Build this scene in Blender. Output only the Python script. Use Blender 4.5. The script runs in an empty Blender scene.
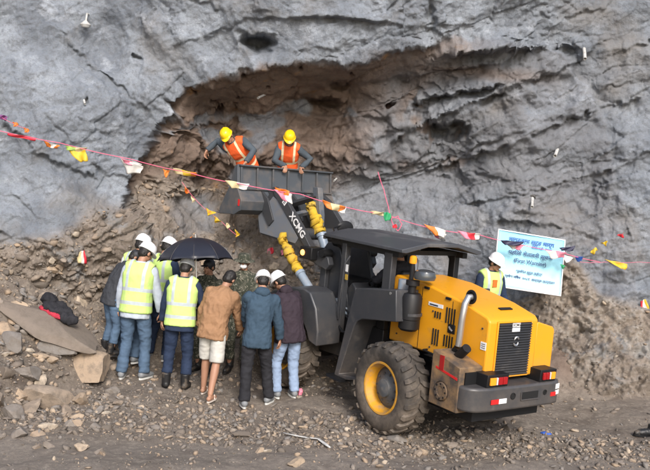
import bpy, bmesh, math, random
import numpy as np
from mathutils import Vector, Matrix, noise as mnoise
random.seed(7); RNG = np.random.RandomState(11)
D2R = math.radians
# ------------------------------------------------------------------ scene, camera, light
sc = bpy.context.scene
COL = sc.collection
world = bpy.data.worlds.new("World"); sc.world = world; world.use_nodes = True
nt = world.node_tree
sky = nt.nodes.new("ShaderNodeTexSky"); sky.sky_type = 'NISHITA'; sky.sun_disc = False
SUN_EL, SUN_AZ = 37, 168          # azimuth clockwise from +Y
sky.sun_elevation = D2R(SUN_EL); sky.sun_rotation = D2R(SUN_AZ)
sky.air_density = 1.0; sky.dust_density = 3.0; sky.ozone_density = 1.0
bg = nt.nodes["Background"]; nt.links.new(sky.outputs[0], bg.inputs[0]); bg.inputs[1].default_value = 0.13
sl = bpy.data.lights.new("sun", 'SUN'); sl.energy = 1.75; sl.angle = D2R(18); sl.color = (1, .975, .95)
so = bpy.data.objects.new("sun", sl); COL.objects.link(so)
a_, e_ = D2R(SUN_AZ), D2R(SUN_EL)
so.rotation_euler = Vector((math.sin(a_)*math.cos(e_), math.cos(a_)*math.cos(e_), math.sin(e_))).to_track_quat('Z', 'Y').to_euler()
sc.view_settings.view_transform = 'Standard'; sc.view_settings.look = 'None'
sc.view_settings.exposure = .82; sc.view_settings.gamma = 1; sc.view_settings.use_curve_mapping = False
sc.cycles.use_denoising = True
sc.cycles.max_bounces = 6

F_, TILT, ROLL, H = 800.0, D2R(4.769), D2R(5.122), 3.168
Cm = np.array([[1,0,0],[0,-math.sin(TILT),-math.cos(TILT)],[0,math.cos(TILT),-math.sin(TILT)]])
Qm = np.array([[math.cos(ROLL),-math.sin(ROLL),0],[math.sin(ROLL),math.cos(ROLL),0],[0,0,1]])
QC = Qm @ Cm
CAM = np.array([0,0,H])
cd = bpy.data.cameras.new("camera"); cam = bpy.data.objects.new("camera", cd); COL.objects.link(cam); sc.camera = cam
cd.sensor_width = 36; cd.lens = 36*F_/650; cd.clip_end = 500
m = Matrix.Identity(4)
for i in range(3):
    m[i][0] = QC[0][i]; m[i][1] = -QC[1][i]; m[i][2] = -QC[2][i]
m.translation = Vector(CAM); cam.matrix_world = m

# survey helpers: a sighting from the tripod turned into a place in the world
def ray(x, y): return QC.T @ np.array([(x-325)/F_, (y-235)/F_, 1.])
def atY(x, y, Y): d = ray(x, y); return CAM + d*(Y/d[1])
def atZ(x, y, Z=0.): d = ray(x, y); return CAM + d*((Z-H)/d[2])

# ------------------------------------------------------------------ numpy gradient noise
_perm = RNG.permutation(256); _perm = np.concatenate([_perm, _perm, _perm])
_g = RNG.normal(size=(256, 3)); _g /= np.linalg.norm(_g, axis=1)[:, None]
def pn(P):
    P = np.asarray(P, float); I = np.floor(P).astype(int); f = P-I; I &= 255
    w = f*f*f*(f*(f*6-15)+10); out = 0
    for dx in (0, 1):
        for dy in (0, 1):
            for dz in (0, 1):
                h = _perm[_perm[_perm[(I[:, 0]+dx) & 255]+((I[:, 1]+dy) & 255)]+((I[:, 2]+dz) & 255)]
                g = _g[h]; d = (f[:, 0]-dx)*g[:, 0]+(f[:, 1]-dy)*g[:, 1]+(f[:, 2]-dz)*g[:, 2]
                ww = (w[:, 0] if dx else 1-w[:, 0])*(w[:, 1] if dy else 1-w[:, 1])*(w[:, 2] if dz else 1-w[:, 2])
                out = out+ww*d
    return out*1.6
def fbm(P, o=4, lac=2.03, gain=.5):
    P = np.asarray(P, float); s = 0; a = 1
    for i in range(o): s = s+a*pn(P+i*17.3); P = P*lac; a *= gain
    return s
def facets(P, scale, seed, jit=.9):
    # blocky fracture: each jittered cell carries its own tilted plane and offset
    Q = P*scale+seed*13.7; I = np.floor(Q).astype(int); best = np.full(len(Q), 1e9); val = np.zeros(len(Q)); d2 = np.full(len(Q), 1e9)
    for dx in (-1, 0, 1):
        for dy in (-1, 0, 1):
            for dz in (-1, 0, 1):
                c = I+np.array([dx, dy, dz]); cc = c & 255; h = _perm[_perm[_perm[cc[:, 0]]+cc[:, 1]]+cc[:, 2]]
                ctr = c+.5+_g[h]*.5*jit; D = Q-ctr; d = (D*D).sum(1); v = (D*_g[(h+97) & 255]).sum(1)*.9+_g[(h+31) & 255][:, 0]*.8
                m_ = d < best; d2 = np.where(m_, best, np.minimum(d2, d)); val = np.where(m_, v, val); best = np.where(m_, d, best)
    return val, np.sqrt(d2)-np.sqrt(best)
def ridge(P, o=4, gain=.5):
    P = np.asarray(P, float); s = 0; a = 1
    for i in range(o): s = s+a*(1-2*np.abs(pn(P+i*9.1))); P = P*2.1; a *= gain
    return s
def ss(a, b, x): t = np.clip((x-a)/(b-a), 0, 1); return t*t*(3-2*t)

# ------------------------------------------------------------------ object helpers
def tag(o, label=None, cat=None, group=None, kind=None):
    if label: o['label'] = label
    if cat: o['category'] = cat
    if group: o['group'] = group
    if kind: o['kind'] = kind
    return o
def empty(name, loc=(0,0,0), rz=0, label=None, cat=None, group=None):
    o = bpy.data.objects.new(name, None); COL.objects.link(o); o.location = Vector([float(c) for c in loc]); o.rotation_euler = (0, 0, rz)
    o.empty_display_size = .2
    return tag(o, label, cat, group)
def link(name, me, mat, parent=None, smooth=None):
    o = bpy.data.objects.new(name, me); COL.objects.link(o)
    if mat:
        for mm in (mat if isinstance(mat, (list, tuple)) else [mat]): me.materials.append(mm)
    if parent: o.parent = parent
    if smooth is not None and len(me.polygons):
        me.polygons.foreach_set('use_smooth', [True]*len(me.polygons))
        if smooth < 180: me.set_sharp_from_angle(angle=D2R(smooth))
    return o
def npmesh(name, V, Fq):
    me = bpy.data.meshes.new(name); V = np.asarray(V, np.float32); Fq = np.asarray(Fq, np.int32); k = Fq.shape[1]
    me.vertices.add(len(V)); me.vertices.foreach_set('co', V.ravel())
    me.loops.add(Fq.size); me.loops.foreach_set('vertex_index', Fq.ravel())
    me.polygons.add(len(Fq)); me.polygons.foreach_set('loop_start', np.arange(0, Fq.size, k, dtype=np.int32))
    me.polygons.foreach_set('loop_total', np.full(len(Fq), k, np.int32)); me.update(calc_edges=True); return me
def setattr_f(me, name, arr, dom='POINT'):
    a = me.attributes.new(name, 'FLOAT', dom); a.data.foreach_set('value', np.asarray(arr, np.float32))
def grid_faces(nr, nc):
    i = np.arange(nr*nc).reshape(nr, nc)
    return np.stack([i[:-1, :-1], i[:-1, 1:], i[1:, 1:], i[1:, :-1]], -1).reshape(-1, 4)
def frame(d, up=(0,0,1)):
    d = Vector(d).normalized(); up = Vector(up)
    if abs(d.dot(up.normalized())) > .97: up = Vector((0,1,0)) if abs(d.y) < .9 else Vector((1,0,0))
    a = d.cross(up).normalized(); b = a.cross(d).normalized(); return a, b
class MB:
    def __init__(s, M=None): s.v = []; s.f = []; s.M = M; s.mi = []; s.cur = 0
    def add(s, vs, fs):
        n = len(s.v)
        for q in vs:
            q = Vector([float(c) for c in q]); s.v.append(s.M @ q if s.M else q)
        for f in fs: s.f.append([i+n for i in f]); s.mi.append(s.cur)
        return s
    def box(s, c, d, R=None):
        x, y, z = [q/2 for q in d]; vs = [Vector((i*x, j*y, k*z)) for k in (-1,1) for j in (-1,1) for i in (-1,1)]
        if R: vs = [R @ q for q in vs]
        vs = [q+Vector(c) for q in vs]
        return s.add(vs, [(0,2,3,1),(4,5,7,6),(0,1,5,4),(2,6,7,3),(0,4,6,2),(1,3,7,5)])
    def b2(s, a, b): return s.box([(p+q)/2 for p, q in zip(a, b)], [abs(q-p) for p, q in zip(a, b)])
    def prism(s, poly, lo, hi, ax='u'):
        # poly in the two remaining axes (u: (v,w), v: (u,w), w: (u,v)); extruded between lo and hi
        f3 = {'u': lambda p, t: (t, p[0], p[1]), 'v': lambda p, t: (p[0], t, p[1]), 'w': lambda p, t: (p[0], p[1], t)}[ax]
        n = len(poly); area = sum(poly[i][0]*poly[(i+1)%n][1]-poly[(i+1)%n][0]*poly[i][1] for i in range(n))
        if (area < 0) != (ax == 'v'): poly = poly[::-1]
        if lo > hi: lo, hi = hi, lo
        vs = [f3(p, lo) for p in poly]+[f3(p, hi) for p in poly]
        return s.add(vs, [tuple(range(n))[::-1], tuple(range(n, 2*n))]+[(i, (i+1)%n, (i+1)%n+n, i+n) for i in range(n)])
    def loft(s, rings, closed=True):
        n = len(rings[0]); vs = [q for r in rings for q in r]; fs = []
        for k in range(len(rings)-1):
            for i in range(n): j = (i+1)%n; fs.append((k*n+i, k*n+j, (k+1)*n+j, (k+1)*n+i))
        if closed: fs.append(tuple(range(n))[::-1]); fs.append(tuple(range((len(rings)-1)*n, len(rings)*n)))
        return s.add(vs, fs)
    def tube(s, pts, rad, n=12, flat=1.0, up=(0,0,1), dome=False):
        pts = [Vector([float(c) for c in p]) for p in pts]
        if not hasattr(rad, '__len__'): rad = [rad]*len(pts)
        if dome:
            d0 = (pts[0]-pts[1]).normalized(); d1 = (pts[-1]-pts[-2]).normalized()
            pts = [pts[0]+d0*rad[0]*.85, pts[0]+d0*rad[0]*.5]+pts+[pts[-1]+d1*rad[-1]*.5, pts[-1]+d1*rad[-1]*.85]
            rad = [rad[0]*.45, rad[0]*.85]+list(rad)+[rad[-1]*.85, rad[-1]*.45]
        rings = []; pa = None
        for i, p in enumerate(pts):
            d = (pts[min(i+1, len(pts)-1)]-pts[max(i-1, 0)]).normalized()
            a, b = frame(d, up)
            if pa is not None:
                a = (pa-d*pa.dot(d)).normalized(); b = a.cross(d).normalized()
            pa = a
            rings.append([p+a*math.cos(t)*rad[i]+b*math.sin(t)*rad[i]*flat for t in [2*math.pi*k/n for k in range(n)]])
        return s.loft(rings)
    def cyl(s, a, b, r, r2=None, n=24): return s.tube([a, b], [r, r if r2 is None else r2], n)
    def ell(s, c, r, R=None, nu=14, nv=9):
        vs = [Vector((0,0,-1))]; c = Vector([float(q) for q in c])
        for j in range(1, nv):
            t = -math.pi/2+math.pi*j/nv
            vs += [Vector((math.cos(t)*math.cos(2*math.pi*i/nu), math.cos(t)*math.sin(2*math.pi*i/nu), math.sin(t))) for i in range(nu)]
        vs.append(Vector((0,0,1)))
        rr = Vector(r) if hasattr(r, '__len__') else Vector((r,r,r))
        vs = [Vector((q.x*rr.x, q.y*rr.y, q.z*rr.z)) for q in vs]
        if R is not None: vs = [R @ q for q in vs]
        vs = [q+c for q in vs]; fs = [(0, 1+(i+1)%nu, 1+i) for i in range(nu)]
        for j in range(nv-2):
            for i in range(nu): a = 1+j*nu; k = (i+1)%nu; fs.append((a+i, a+k, a+nu+k, a+nu+i))
        a = 1+(nv-2)*nu; fs += [(a+i, a+(i+1)%nu, len(vs)-1) for i in range(nu)]
        return s.add(vs, fs)
    def lathe(s, prof, c, axis, n=36, up=(0,0,1), cap=True):
        # prof: list of (radius, offset along axis)
        ax = Vector(axis).normalized(); a, b = frame(ax, up); c = Vector([float(q) for q in c])
        return s.loft([[c+ax*o+(a*math.cos(t)+b*math.sin(t))*max(r, 1e-4) for t in [2*math.pi*k/n for k in range(n)]] for r, o in prof], cap)
    def mesh(s, name='m'):
        me = bpy.data.meshes.new(name); me.from_pydata([tuple(q) for q in s.v], [], s.f)
        bm = bmesh.new(); bm.from_mesh(me); bmesh.ops.recalc_face_normals(bm, faces=bm.faces); bm.to_mesh(me); bm.free()
        me.update(); return me
    def build(s, name, mat, parent=None, bevel=0, smooth=35, seg=2):
        o = link(name, s.mesh(name), mat, parent, smooth)
        if len(s.mi) == len(o.data.polygons) and any(s.mi): o.data.polygons.foreach_set('material_index', s.mi)
        if bevel:
            b = o.modifiers.new('bevel', 'BEVEL'); b.width = bevel; b.segments = seg; b.limit_method = 'ANGLE'; b.angle_limit = D2R(35)
            b.harden_normals = False
        return o
def part(name, mb, mat, parent, label=None, **k):
    o = mb.build(name, mat, parent, **k)
    if label: o['label'] = label
    return o

# ------------------------------------------------------------------ materials
def newmat(name):
    mt = bpy.data.materials.new(name); mt.use_nodes = True; t = mt.node_tree; b = t.nodes['Principled BSDF']; return mt, t, b
def N(t, kind, **k):
    n = t.nodes.new(kind)
    for a, v in k.items():
        if a in n.bl_rna.properties.keys() and a not in ('inputs',): setattr(n, a, v)
        else: n.inputs[a.replace('_', ' ')].default_value = v
    return n
def mixc(t, fac, a, b):
    n = t.nodes.new('ShaderNodeMix'); n.data_type = 'RGBA'
    for sock, v in ((n.inputs[0], fac), (n.inputs[6], a), (n.inputs[7], b)):
        if hasattr(v, 'is_linked') or isinstance(v, bpy.types.NodeSocket): t.links.new(v, sock)
        elif sock == n.inputs[0]: sock.default_value = v
        else: sock.default_value = (*v[:3], 1)
    return n.outputs[2]
def noisef(t, scale, detail=4, rough=.55, lo=.35, hi=.65, coord=None, dist=0, stretch=None):
    n = N(t, 'ShaderNodeTexNoise', Scale=scale, Detail=detail, Roughness=rough, Distortion=dist)
    tc = t.nodes.get('TC') or t.nodes.new('ShaderNodeTexCoord'); tc.name = 'TC'
    src = tc.outputs['Object']
    if stretch:
        mp = t.nodes.new('ShaderNodeMapping'); mp.inputs['Scale'].default_value = stretch[:3]
        if len(stretch) > 3: mp.inputs['Rotation'].default_value = stretch[3]
        t.links.new(src, mp.inputs[0]); src = mp.outputs[0]
    t.links.new(src, n.inputs['Vector'])
    r = N(t, 'ShaderNodeMapRange'); r.inputs[1].default_value = lo; r.inputs[2].default_value = hi
    t.links.new(n.outputs['Fac'], r.inputs[0]); return r.outputs[0]
def bump(t, b, h, strength=.3, dist=.01, prev=None):
    n = t.nodes.new('ShaderNodeBump'); n.inputs['Strength'].default_value = strength; n.inputs['Distance'].default_value = dist
    t.links.new(h, n.inputs['Height'])
    if prev: t.links.new(prev, n.inputs['Normal'])
    t.links.new(n.outputs[0], b.inputs['Normal']); return n.outputs[0]
def simple(name, col, rough=.6, metal=0, dirt=None, dirtamt=.5, dscale=6, bumpy=0, spec=.5, var=.0, emit=None, weave=0, low=0):
    mt, t, b = newmat(name); b.inputs['Roughness'].default_value = rough; b.inputs['Metallic'].default_value = metal
    b.inputs['Specular IOR Level'].default_value = spec
    c = col
    if var:
        v = noisef(t, 3.5, 5, .6, .3, .7); c = mixc(t, v, [q*(1-var) for q in col], [min(1, q*(1+var)) for q in col])
    if dirt:
        v = noisef(t, dscale, 7, .65, .62-.3*dirtamt, .9-.25*dirtamt); c = mixc(t, v, c, dirt)
        rr = N(t, 'ShaderNodeMapRange'); rr.inputs[3].default_value = rough; rr.inputs[4].default_value = .9
        t.links.new(v, rr.inputs[0]); t.links.new(rr.outputs[0], b.inputs['Roughness'])
    if low:
        v = noisef(t, 5, 8, .7, .25, .62); tc = t.nodes['TC']; sx_ = N(t, 'ShaderNodeSeparateXYZ'); t.links.new(tc.outputs['Object'], sx_.inputs[0])
        zr_ = N(t, 'ShaderNodeMapRange'); zr_.inputs[1].default_value = 1.25; zr_.inputs[2].default_value = .35; zr_.inputs[3].default_value = .06; zr_.inputs[4].default_value = low; t.links.new(sx_.outputs['Z'], zr_.inputs[0])
        ml = N(t, 'ShaderNodeMath', operation='MULTIPLY'); t.links.new(v, ml.inputs[0]); t.links.new(zr_.outputs[0], ml.inputs[1]); c = mixc(t, ml.outputs[0], c, (.23, .18, .135))
        sc_ = noisef(t, 60, 3, .6, .70, .73, stretch=(1, .15, 1)); ms = N(t, 'ShaderNodeMath', operation='MULTIPLY'); t.links.new(sc_, ms.inputs[0]); ms.inputs[1].default_value = .5; c = mixc(t, ms.outputs[0], c, (.10, .085, .07))
    if isinstance(c, bpy.types.NodeSocket): t.links.new(c, b.inputs['Base Color'])
    else: b.inputs['Base Color'].default_value = (*c, 1)
    if bumpy: bump(t, b, noisef(t, 22, 4, .6, 0, 1), bumpy, .01)
    if weave: bump(t, b, noisef(t, 9, 5, .6, 0, 1), weave, .03)
    if emit: b.inputs['Emission Color'].default_value = (*emit[0], 1); b.inputs['Emission Strength'].default_value = emit[1]
    return mt
DUST = (.26, .20, .145)
M = {}
M['yellow'] = simple('yellow_paint', (.76, .325, .008), .36, dirt=(.42, .22, .05), dirtamt=.08, dscale=3, low=.75)
M['yellow_rim'] = simple('rim_paint', (.62, .30, .02), .5, dirt=DUST, dirtamt=.55, dscale=7)
M['dark'] = simple('dark_grey_paint', (.033, .037, .044), .42, dirt=(.085, .08, .075), dirtamt=.2, dscale=7, low=.38)
M['roof'] = simple('canopy_paint', (.05, .054, .062), .5, dirt=(.16, .155, .15), dirtamt=.35, dscale=2.5)
M['black'] = simple('black_plastic', (.010, .010, .011), .5, spec=.35)
M['opening_shade'] = simple('recess_shade_black', (.006, .006, .006), .9)  # near-black colour in place of the shade inside openings
M['steel'] = simple('bucket_steel', (.07, .078, .088), .45, .1, dirt=(.16, .13, .11), dirtamt=.5, dscale=3)
M['arm_l'] = simple('lighter_arm_paint', (.15, .165, .19), .45, dirt=(.2, .18, .16), dirtamt=.4)
M['arm'] = simple('arm_paint', (.085, .096, .112), .45, dirt=(.2, .18, .16), dirtamt=.4)
M['chrome'] = simple('pipe_metal', (.55, .55, .55), .32, .85, dirt=(.3, .25, .2), dirtamt=.4)
M['hubg'] = simple('hub_paint', (.075, .082, .09), .5, dirt=(.16, .14, .12), dirtamt=.5, dscale=9)
M['barrel'] = simple('cylinder_paint', (.22, .27, .33), .4, dirt=DUST, dirtamt=.35)
M['cover'] = simple('yellow_cover', (.52, .33, .02), .85, dirt=(.35, .24, .08), dirtamt=.5, bumpy=.4)
M['rubber'] = simple('tyre_rubber', (.018, .018, .018), .75, dirt=(.10, .09, .08), dirtamt=.45, dscale=5, bumpy=.25, low=.55)
M['tan'] = simple('dusty_tank', (.33, .195, .085), .65, dirt=(.065, .05, .04), dirtamt=1.15, dscale=4)
M['red'] = simple('red_plastic', (.55, .02, .02), .35)
M['darkred'] = simple('dark_red_lens', (.32, .01, .012), .25)
M['amber'] = simple('amber_lens', (.85, .33, .02), .25)
M['amber_on'] = simple('lit_amber', (.9, .3, .05), .3, emit=((1, .35, .08), 3.0))
M['white'] = simple('white_paint', (.78, .78, .78), .45)
M['pvc'] = simple('white_pipe', (.52, .52, .50), .6, dirt=(.3, .28, .26), dirtamt=.7, dscale=14)
M['lens'] = simple('clear_lens', (.6, .6, .6), .15)
M['hel_w'] = simple('white_shell', (.8, .8, .8), .33)
M['hel_g'] = simple('grey_shell', (.55, .58, .61), .35)
M['hel_y'] = simple('yellow_shell', (.85, .56, .01), .3)
M['hel_b'] = simple('black_cap', (.02, .022, .03), .6)
M['skin'] = simple('skin', (.36, .19, .12), .55, var=.1)
M['hair'] = simple('hair', (.012, .01, .009), .6, bumpy=.5)
M['shoe_b'] = simple('black_leather', (.015, .015, .016), .45, dirt=DUST, dirtamt=.3)
M['shoe_g'] = simple('grey_shoe', (.2, .21, .22), .6)
M['sole'] = simple('white_sole', (.6, .6, .57), .6)
M['cream'] = simple('cream_rubber', (.62, .55, .48), .6)
M['glass_dark'] = simple('mirror', (.1, .11, .12), .15, .5)
def cloth(name, col, var=.22, weave=.35): return simple(name, col, .85, var=var, weave=weave, spec=.25)
M['shirt'] = cloth('grey_blue_shirt', (.42, .47, .54)); M['shirtw'] = cloth('pale_shirt', (.68, .7, .68))
M['jeans'] = cloth('blue_jeans', (.075, .12, .185)); M['jeans_l'] = cloth('light_jeans', (.25, .33, .47))
M['navy'] = cloth('navy_cloth', (.02, .032, .065)); M['black_c'] = cloth('black_cloth', (.022, .022, .026))
M['charcoal'] = cloth('charcoal_cloth', (.04, .043, .05)); M['brown_c'] = cloth('tan_jacket', (.29, .165, .09))
M['teal'] = cloth('slate_jacket', (.038, .066, .098)); M['purple'] = cloth('plum_jacket', (.035, .025, .034))
M['shorts'] = cloth('pale_shorts', (.48, .47, .43)); M['orange_c'] = cloth('orange_cloth', (.75, .16, .03))
M['grey_work'] = cloth('slate_workwear', (.06, .075, .09))
def vest_mat(name, base, strip, orange=False):
    mt, t, b = newmat(name); b.inputs['Roughness'].default_value = .75
    at = N(t, 'ShaderNodeAttribute', attribute_name='vt'); al = N(t, 'ShaderNodeAttribute', attribute_name='vl')
    def band(src, lo, hi):
        a = N(t, 'ShaderNodeMath', operation='COMPARE'); t.links.new(src, a.inputs[0]); a.inputs[1].default_value = (lo+hi)/2; a.inputs[2].default_value = (hi-lo)/2; return a.outputs[0]
    def mx(a, c):
        n = N(t, 'ShaderNodeMath', operation='MAXIMUM'); t.links.new(a, n.inputs[0]); t.links.new(c, n.inputs[1]); return n.outputs[0]
    ab = N(t, 'ShaderNodeMath', operation='ABSOLUTE'); t.links.new(al.outputs['Fac'], ab.inputs[0])
    m1 = mx(band(at.outputs['Fac'], .03, .075), band(at.outputs['Fac'], .20, .245))
    m1 = mx(m1, band(ab.outputs[0], .085, .125))
    var = noisef(t, 3, 4, .6, .3, .7)
    c = mixc(t, var, [q*.8 for q in base], base)
    c = mixc(t, m1, c, strip); t.links.new(c, b.inputs['Base Color'])
    bump(t, b, noisef(t, 8, 4, .6, 0, 1), .35, .03)
    return mt
M['vest'] = vest_mat('lime_vest', (.55, .76, .22), (.40, .45, .47)); M['vest_o'] = vest_mat('orange_vest', (.85, .12, .02), (.72, .62, .40))
def camo_mat():
    mt, t, b = newmat('camouflage'); b.inputs['Roughness'].default_value = .9
    v1 = noisef(t, 14, 2, .5, .49, .51); v2 = noisef(t, 19, 2, .5, .56, .57, dist=.6); v3 = noisef(t, 26, 2, .5, .6, .61, dist=1)
    c = mixc(t, v1, (.035, .04, .026), (.075, .075, .055)); c = mixc(t, v2, c, (.035, .04, .028)); c = mixc(t, v3, c, (.19, .18, .14))
    t.links.new(c, b.inputs['Base Color']); return mt
M['camo'] = camo_mat()

def rock_mat():
    mt, t, b = newmat('sprayed_rock'); b.inputs['Specular IOR Level'].default_value = .35
    A = lambda n: N(t, 'ShaderNodeAttribute', attribute_name=n).outputs['Fac']
    # shotcrete
    v = noisef(t, 1.3, 8, .62, .32, .68, stretch=(1, 1, .7, (0, .6, 0))); c = mixc(t, v, (.145, .165, .195), (.35, .385, .43))
    v = noisef(t, 7, 8, .7, .50, .78); c = mixc(t, v, c, (.125, .13, .138))
    v = noisef(t, 2.6, 6, .65, .56, .8); c = mixc(t, v, c, (.52, .56, .62))
    v = noisef(t, 34, 5, .8, .5, .75); c = mixc(t, v, c, (.17, .175, .185)); v = noisef(t, .8, 5, .6, .52, .72); c = mixc(t, v, c, (.235, .225, .215))
    # bare brown rock
    v = noisef(t, 2.2, 8, .65, .3, .7, stretch=(1, 1, 2.2)); br = mixc(t, v, (.135, .10, .08), (.27, .20, .157))
    v = noisef(t, 5, 8, .7, .56, .74); br = mixc(t, v, br, (.26, .22, .19))
    v = noisef(t, 1.7, 5, .65, .62, .72); br = mixc(t, v, br, (.30, .17, .075))
    # loose earth and rubble
    v = noisef(t, 3, 9, .7, .3, .7); ea = mixc(t, v, (.165, .135, .108), (.35, .295, .245))
    v = noisef(t, 17, 6, .75, .55, .75); ea = mixc(t, v, ea, (.43, .39, .33))
    v = noisef(t, 11, 6, .7, .58, .72); ea = mixc(t, v, ea, (.075, .065, .055))
    v = noisef(t, 1.9, 6, .6, .55, .66); ea = mixc(t, v, ea, (.27, .265, .26))
    c = mixc(t, A('damp'), c, mixc(t, noisef(t, 2.5, 8, .65, .3, .7), (.13, .14, .155), (.25, .265, .288))); c = mixc(t, A('brown'), c, br); c = mixc(t, A('earth'), c, ea)
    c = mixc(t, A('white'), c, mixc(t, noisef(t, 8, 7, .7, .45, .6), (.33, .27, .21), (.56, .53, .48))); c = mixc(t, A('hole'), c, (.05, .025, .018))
    t.links.new(c, b.inputs['Base Color'])
    rr = noisef(t, 4, 5, .6, .2, .8); mr = N(t, 'ShaderNodeMapRange'); mr.inputs[3].default_value = .5; mr.inputs[4].default_value = .95
    t.links.new(rr, mr.inputs[0]); t.links.new(mr.outputs[0], b.inputs['Roughness'])
    n1 = bump(t, b, noisef(t, 9, 10, .72, 0, 1), .8, .06)
    bump(t, b, noisef(t, 48, 5, .75, 0, 1), .75, .02, n1)
    return mt
M['rock'] = rock_mat()
def ground_mat():
    mt, t, b = newmat('gravel_ground'); b.inputs['Specular IOR Level'].default_value = .3
    v = noisef(t, .9, 8, .65, .3, .7); c = mixc(t, v, (.13, .105, .083), (.235, .198, .163))
    v = noisef(t, 14, 7, .75, .5, .75); c = mixc(t, v, c, (.36, .31, .25))
    v = noisef(t, 23, 5, .7, .56, .72); c = mixc(t, v, c, (.07, .062, .055))
    v = noisef(t, 2.4, 7, .6, .55, .7); c = mixc(t, v, c, (.115, .09, .072))
    c = mixc(t, N(t, 'ShaderNodeAttribute', attribute_name='fine').outputs['Fac'], c, mixc(t, noisef(t, 30, 5, .7, .3, .7), (.19, .172, .155), (.30, .275, .25)))
    c = mixc(t, N(t, 'ShaderNodeAttribute', attribute_name='red').outputs['Fac'], c, mixc(t, noisef(t, 6, 8, .7, .3, .7), (.12, .085, .066), (.235, .18, .145)))
    t.links.new(c, b.inputs['Base Color'])
    n1 = bump(t, b, noisef(t, 16, 9, .75, 0, 1), .8, .03); bump(t, b, noisef(t, 70, 4, .7, 0, 1), .6, .01, n1)
    b.inputs['Roughness'].default_value = .85; return mt
M['ground'] = ground_mat()
def stone_mat():
    mt, t, b = newmat('stone'); a = N(t, 'ShaderNodeAttribute', attribute_name='rnd').outputs['Fac']
    r = N(t, 'ShaderNodeValToRGB'); t.links.new(a, r.inputs[0]); e = r.color_ramp.elements
    e[0].position = 0; e[0].color = (.10, .085, .07, 1); e[1].position = 1; e[1].color = (.50, .43, .34, 1)
    for p, c in ((.2, (.19, .155, .125)), (.4, (.21, .195, .18)), (.55, (.34, .25, .17)), (.7, (.25, .22, .19)), (.85, (.38, .28, .19))):
        q = e.new(p); q.color = (*c, 1)
    v = noisef(t, 9, 7, .7, .45, .75); c = mixc(t, v, r.outputs[0], (.14, .115, .09)); t.links.new(c, b.inputs['Base Color'])
    bump(t, b, noisef(t, 20, 8, .7, 0, 1), .6, .02); b.inputs['Roughness'].default_value = .85; return mt
M['stone'] = stone_mat()
# ------------------------------------------------------------------ terrain
def gz(X, Y):
    X = np.asarray(X, float); Y = np.asarray(Y, float)
    lb = np.clip(-X-3.05+.42*(Y-10), 0, None); z = .62*lb*ss(0, .5, lb)
    z = z+.55*ss(11.6, 13.2, Y)*ss(1.5, -1, X)
    rb = np.clip(Y-11.7-.12*np.clip(X-4, -3, 3), 0, None); z = z+.55*rb*ss(0, .8, rb)*ss(1.8, 3.4, X)
    z = z+.10*ss(3.4, 5.5, X)*ss(9.5, 12, Y)
    return z
def gfull(X, Y):
    P = np.stack([X, Y, np.zeros_like(X)], 1)
    bank = np.clip(gz(X, Y)*1.5, 0, 1)
    fine = .25*ss(9.2, 8.5, Y+.35*pn(P*.6)-.10*X)
    n = fbm(P*.7, 4)*.05+fbm(P*3.1+5, 4)*.022*(1-.6*fine)+ridge(P*7+2, 3)*.006*(1-.7*fine)
    n = n+bank*(ridge(P*1.3+9, 4)*.09+ridge(P*4+9, 3)*.02)
    return gz(X, Y)+n-.02, fine
gx = np.concatenate([np.linspace(-40, -7, 30)[:-1], np.arange(-7, 8, .033), np.linspace(8, 40, 30)[1:]])
gy = np.concatenate([np.linspace(-30, 7, 40)[:-1], np.arange(7, 14.5, .033), np.linspace(14.5, 18, 8)[1:]])
XX, YY = np.meshgrid(gx, gy); Xf, Yf = XX.ravel(), YY.ravel()
Zf, fine = gfull(Xf, Yf)
me = npmesh('ground', np.stack([Xf, Yf, Zf], 1), grid_faces(len(gy), len(gx)))
setattr_f(me, 'fine', fine*.9); setattr_f(me, 'red', ss(.03, .35, gz(Xf, Yf))*ss(1.0, 2.4, Xf)*.9+.0*Xf)
tag(link('ground', me, M['ground'], None, 180), kind='structure')
def gh(x, y): return float(gfull(np.array([x], float), np.array([y], float))[0][0])

# cliff: sightings (x, y, distance along Y)
OUT = [(-150,-120,12.0),(0,-60,12.3),(150,-60,12.6),(300,-60,12.1),(480,-80,12.4),(650,-80,13.0),(800,-100,13),
 (-150,100,11.3),(0,0,12.2),(60,0,12.45),(100,60,12.55),(150,0,12.6),(250,0,12.35),(400,0,12.25),(520,0,12.7),(650,0,13.1),(800,0,13),
 (0,100,11.8),(80,100,12.0),(160,95,12.5),(172,100,12.6),(215,78,12.4),(262,64,12.25),(310,60,12.25),(365,57,12.3),(400,46,12.4),(455,34,12.7),(500,30,12.9),(560,46,13.35),(650,60,13.2),(800,60,13),
 (-150,250,10.8),(0,200,11.5),(60,200,11.75),(115,190,12.25),(0,260,11.3),(60,250,11.7),(120,240,12.1),(150,130,12.5),(130,160,12.4),
 (650,150,13.0),(600,150,13.35),(800,150,13),(560,200,13.4),(650,220,12.9),(570,120,13.5),(580,90,13.5),
 (560,270,13.2),(650,290,12.95),(800,290,12.7),(600,290,13.1),(600,330,12.85),(600,400,12.25),(600,430,12.1),(800,430,12.1),(650,330,12.75),(650,400,12.15),(560,400,12.5),
 (-150,430,11.5),(0,310,11.6),(0,430,12.2),(100,300,12.1),(100,430,12.8),(300,430,13.5),(450,430,13.5)]
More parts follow.
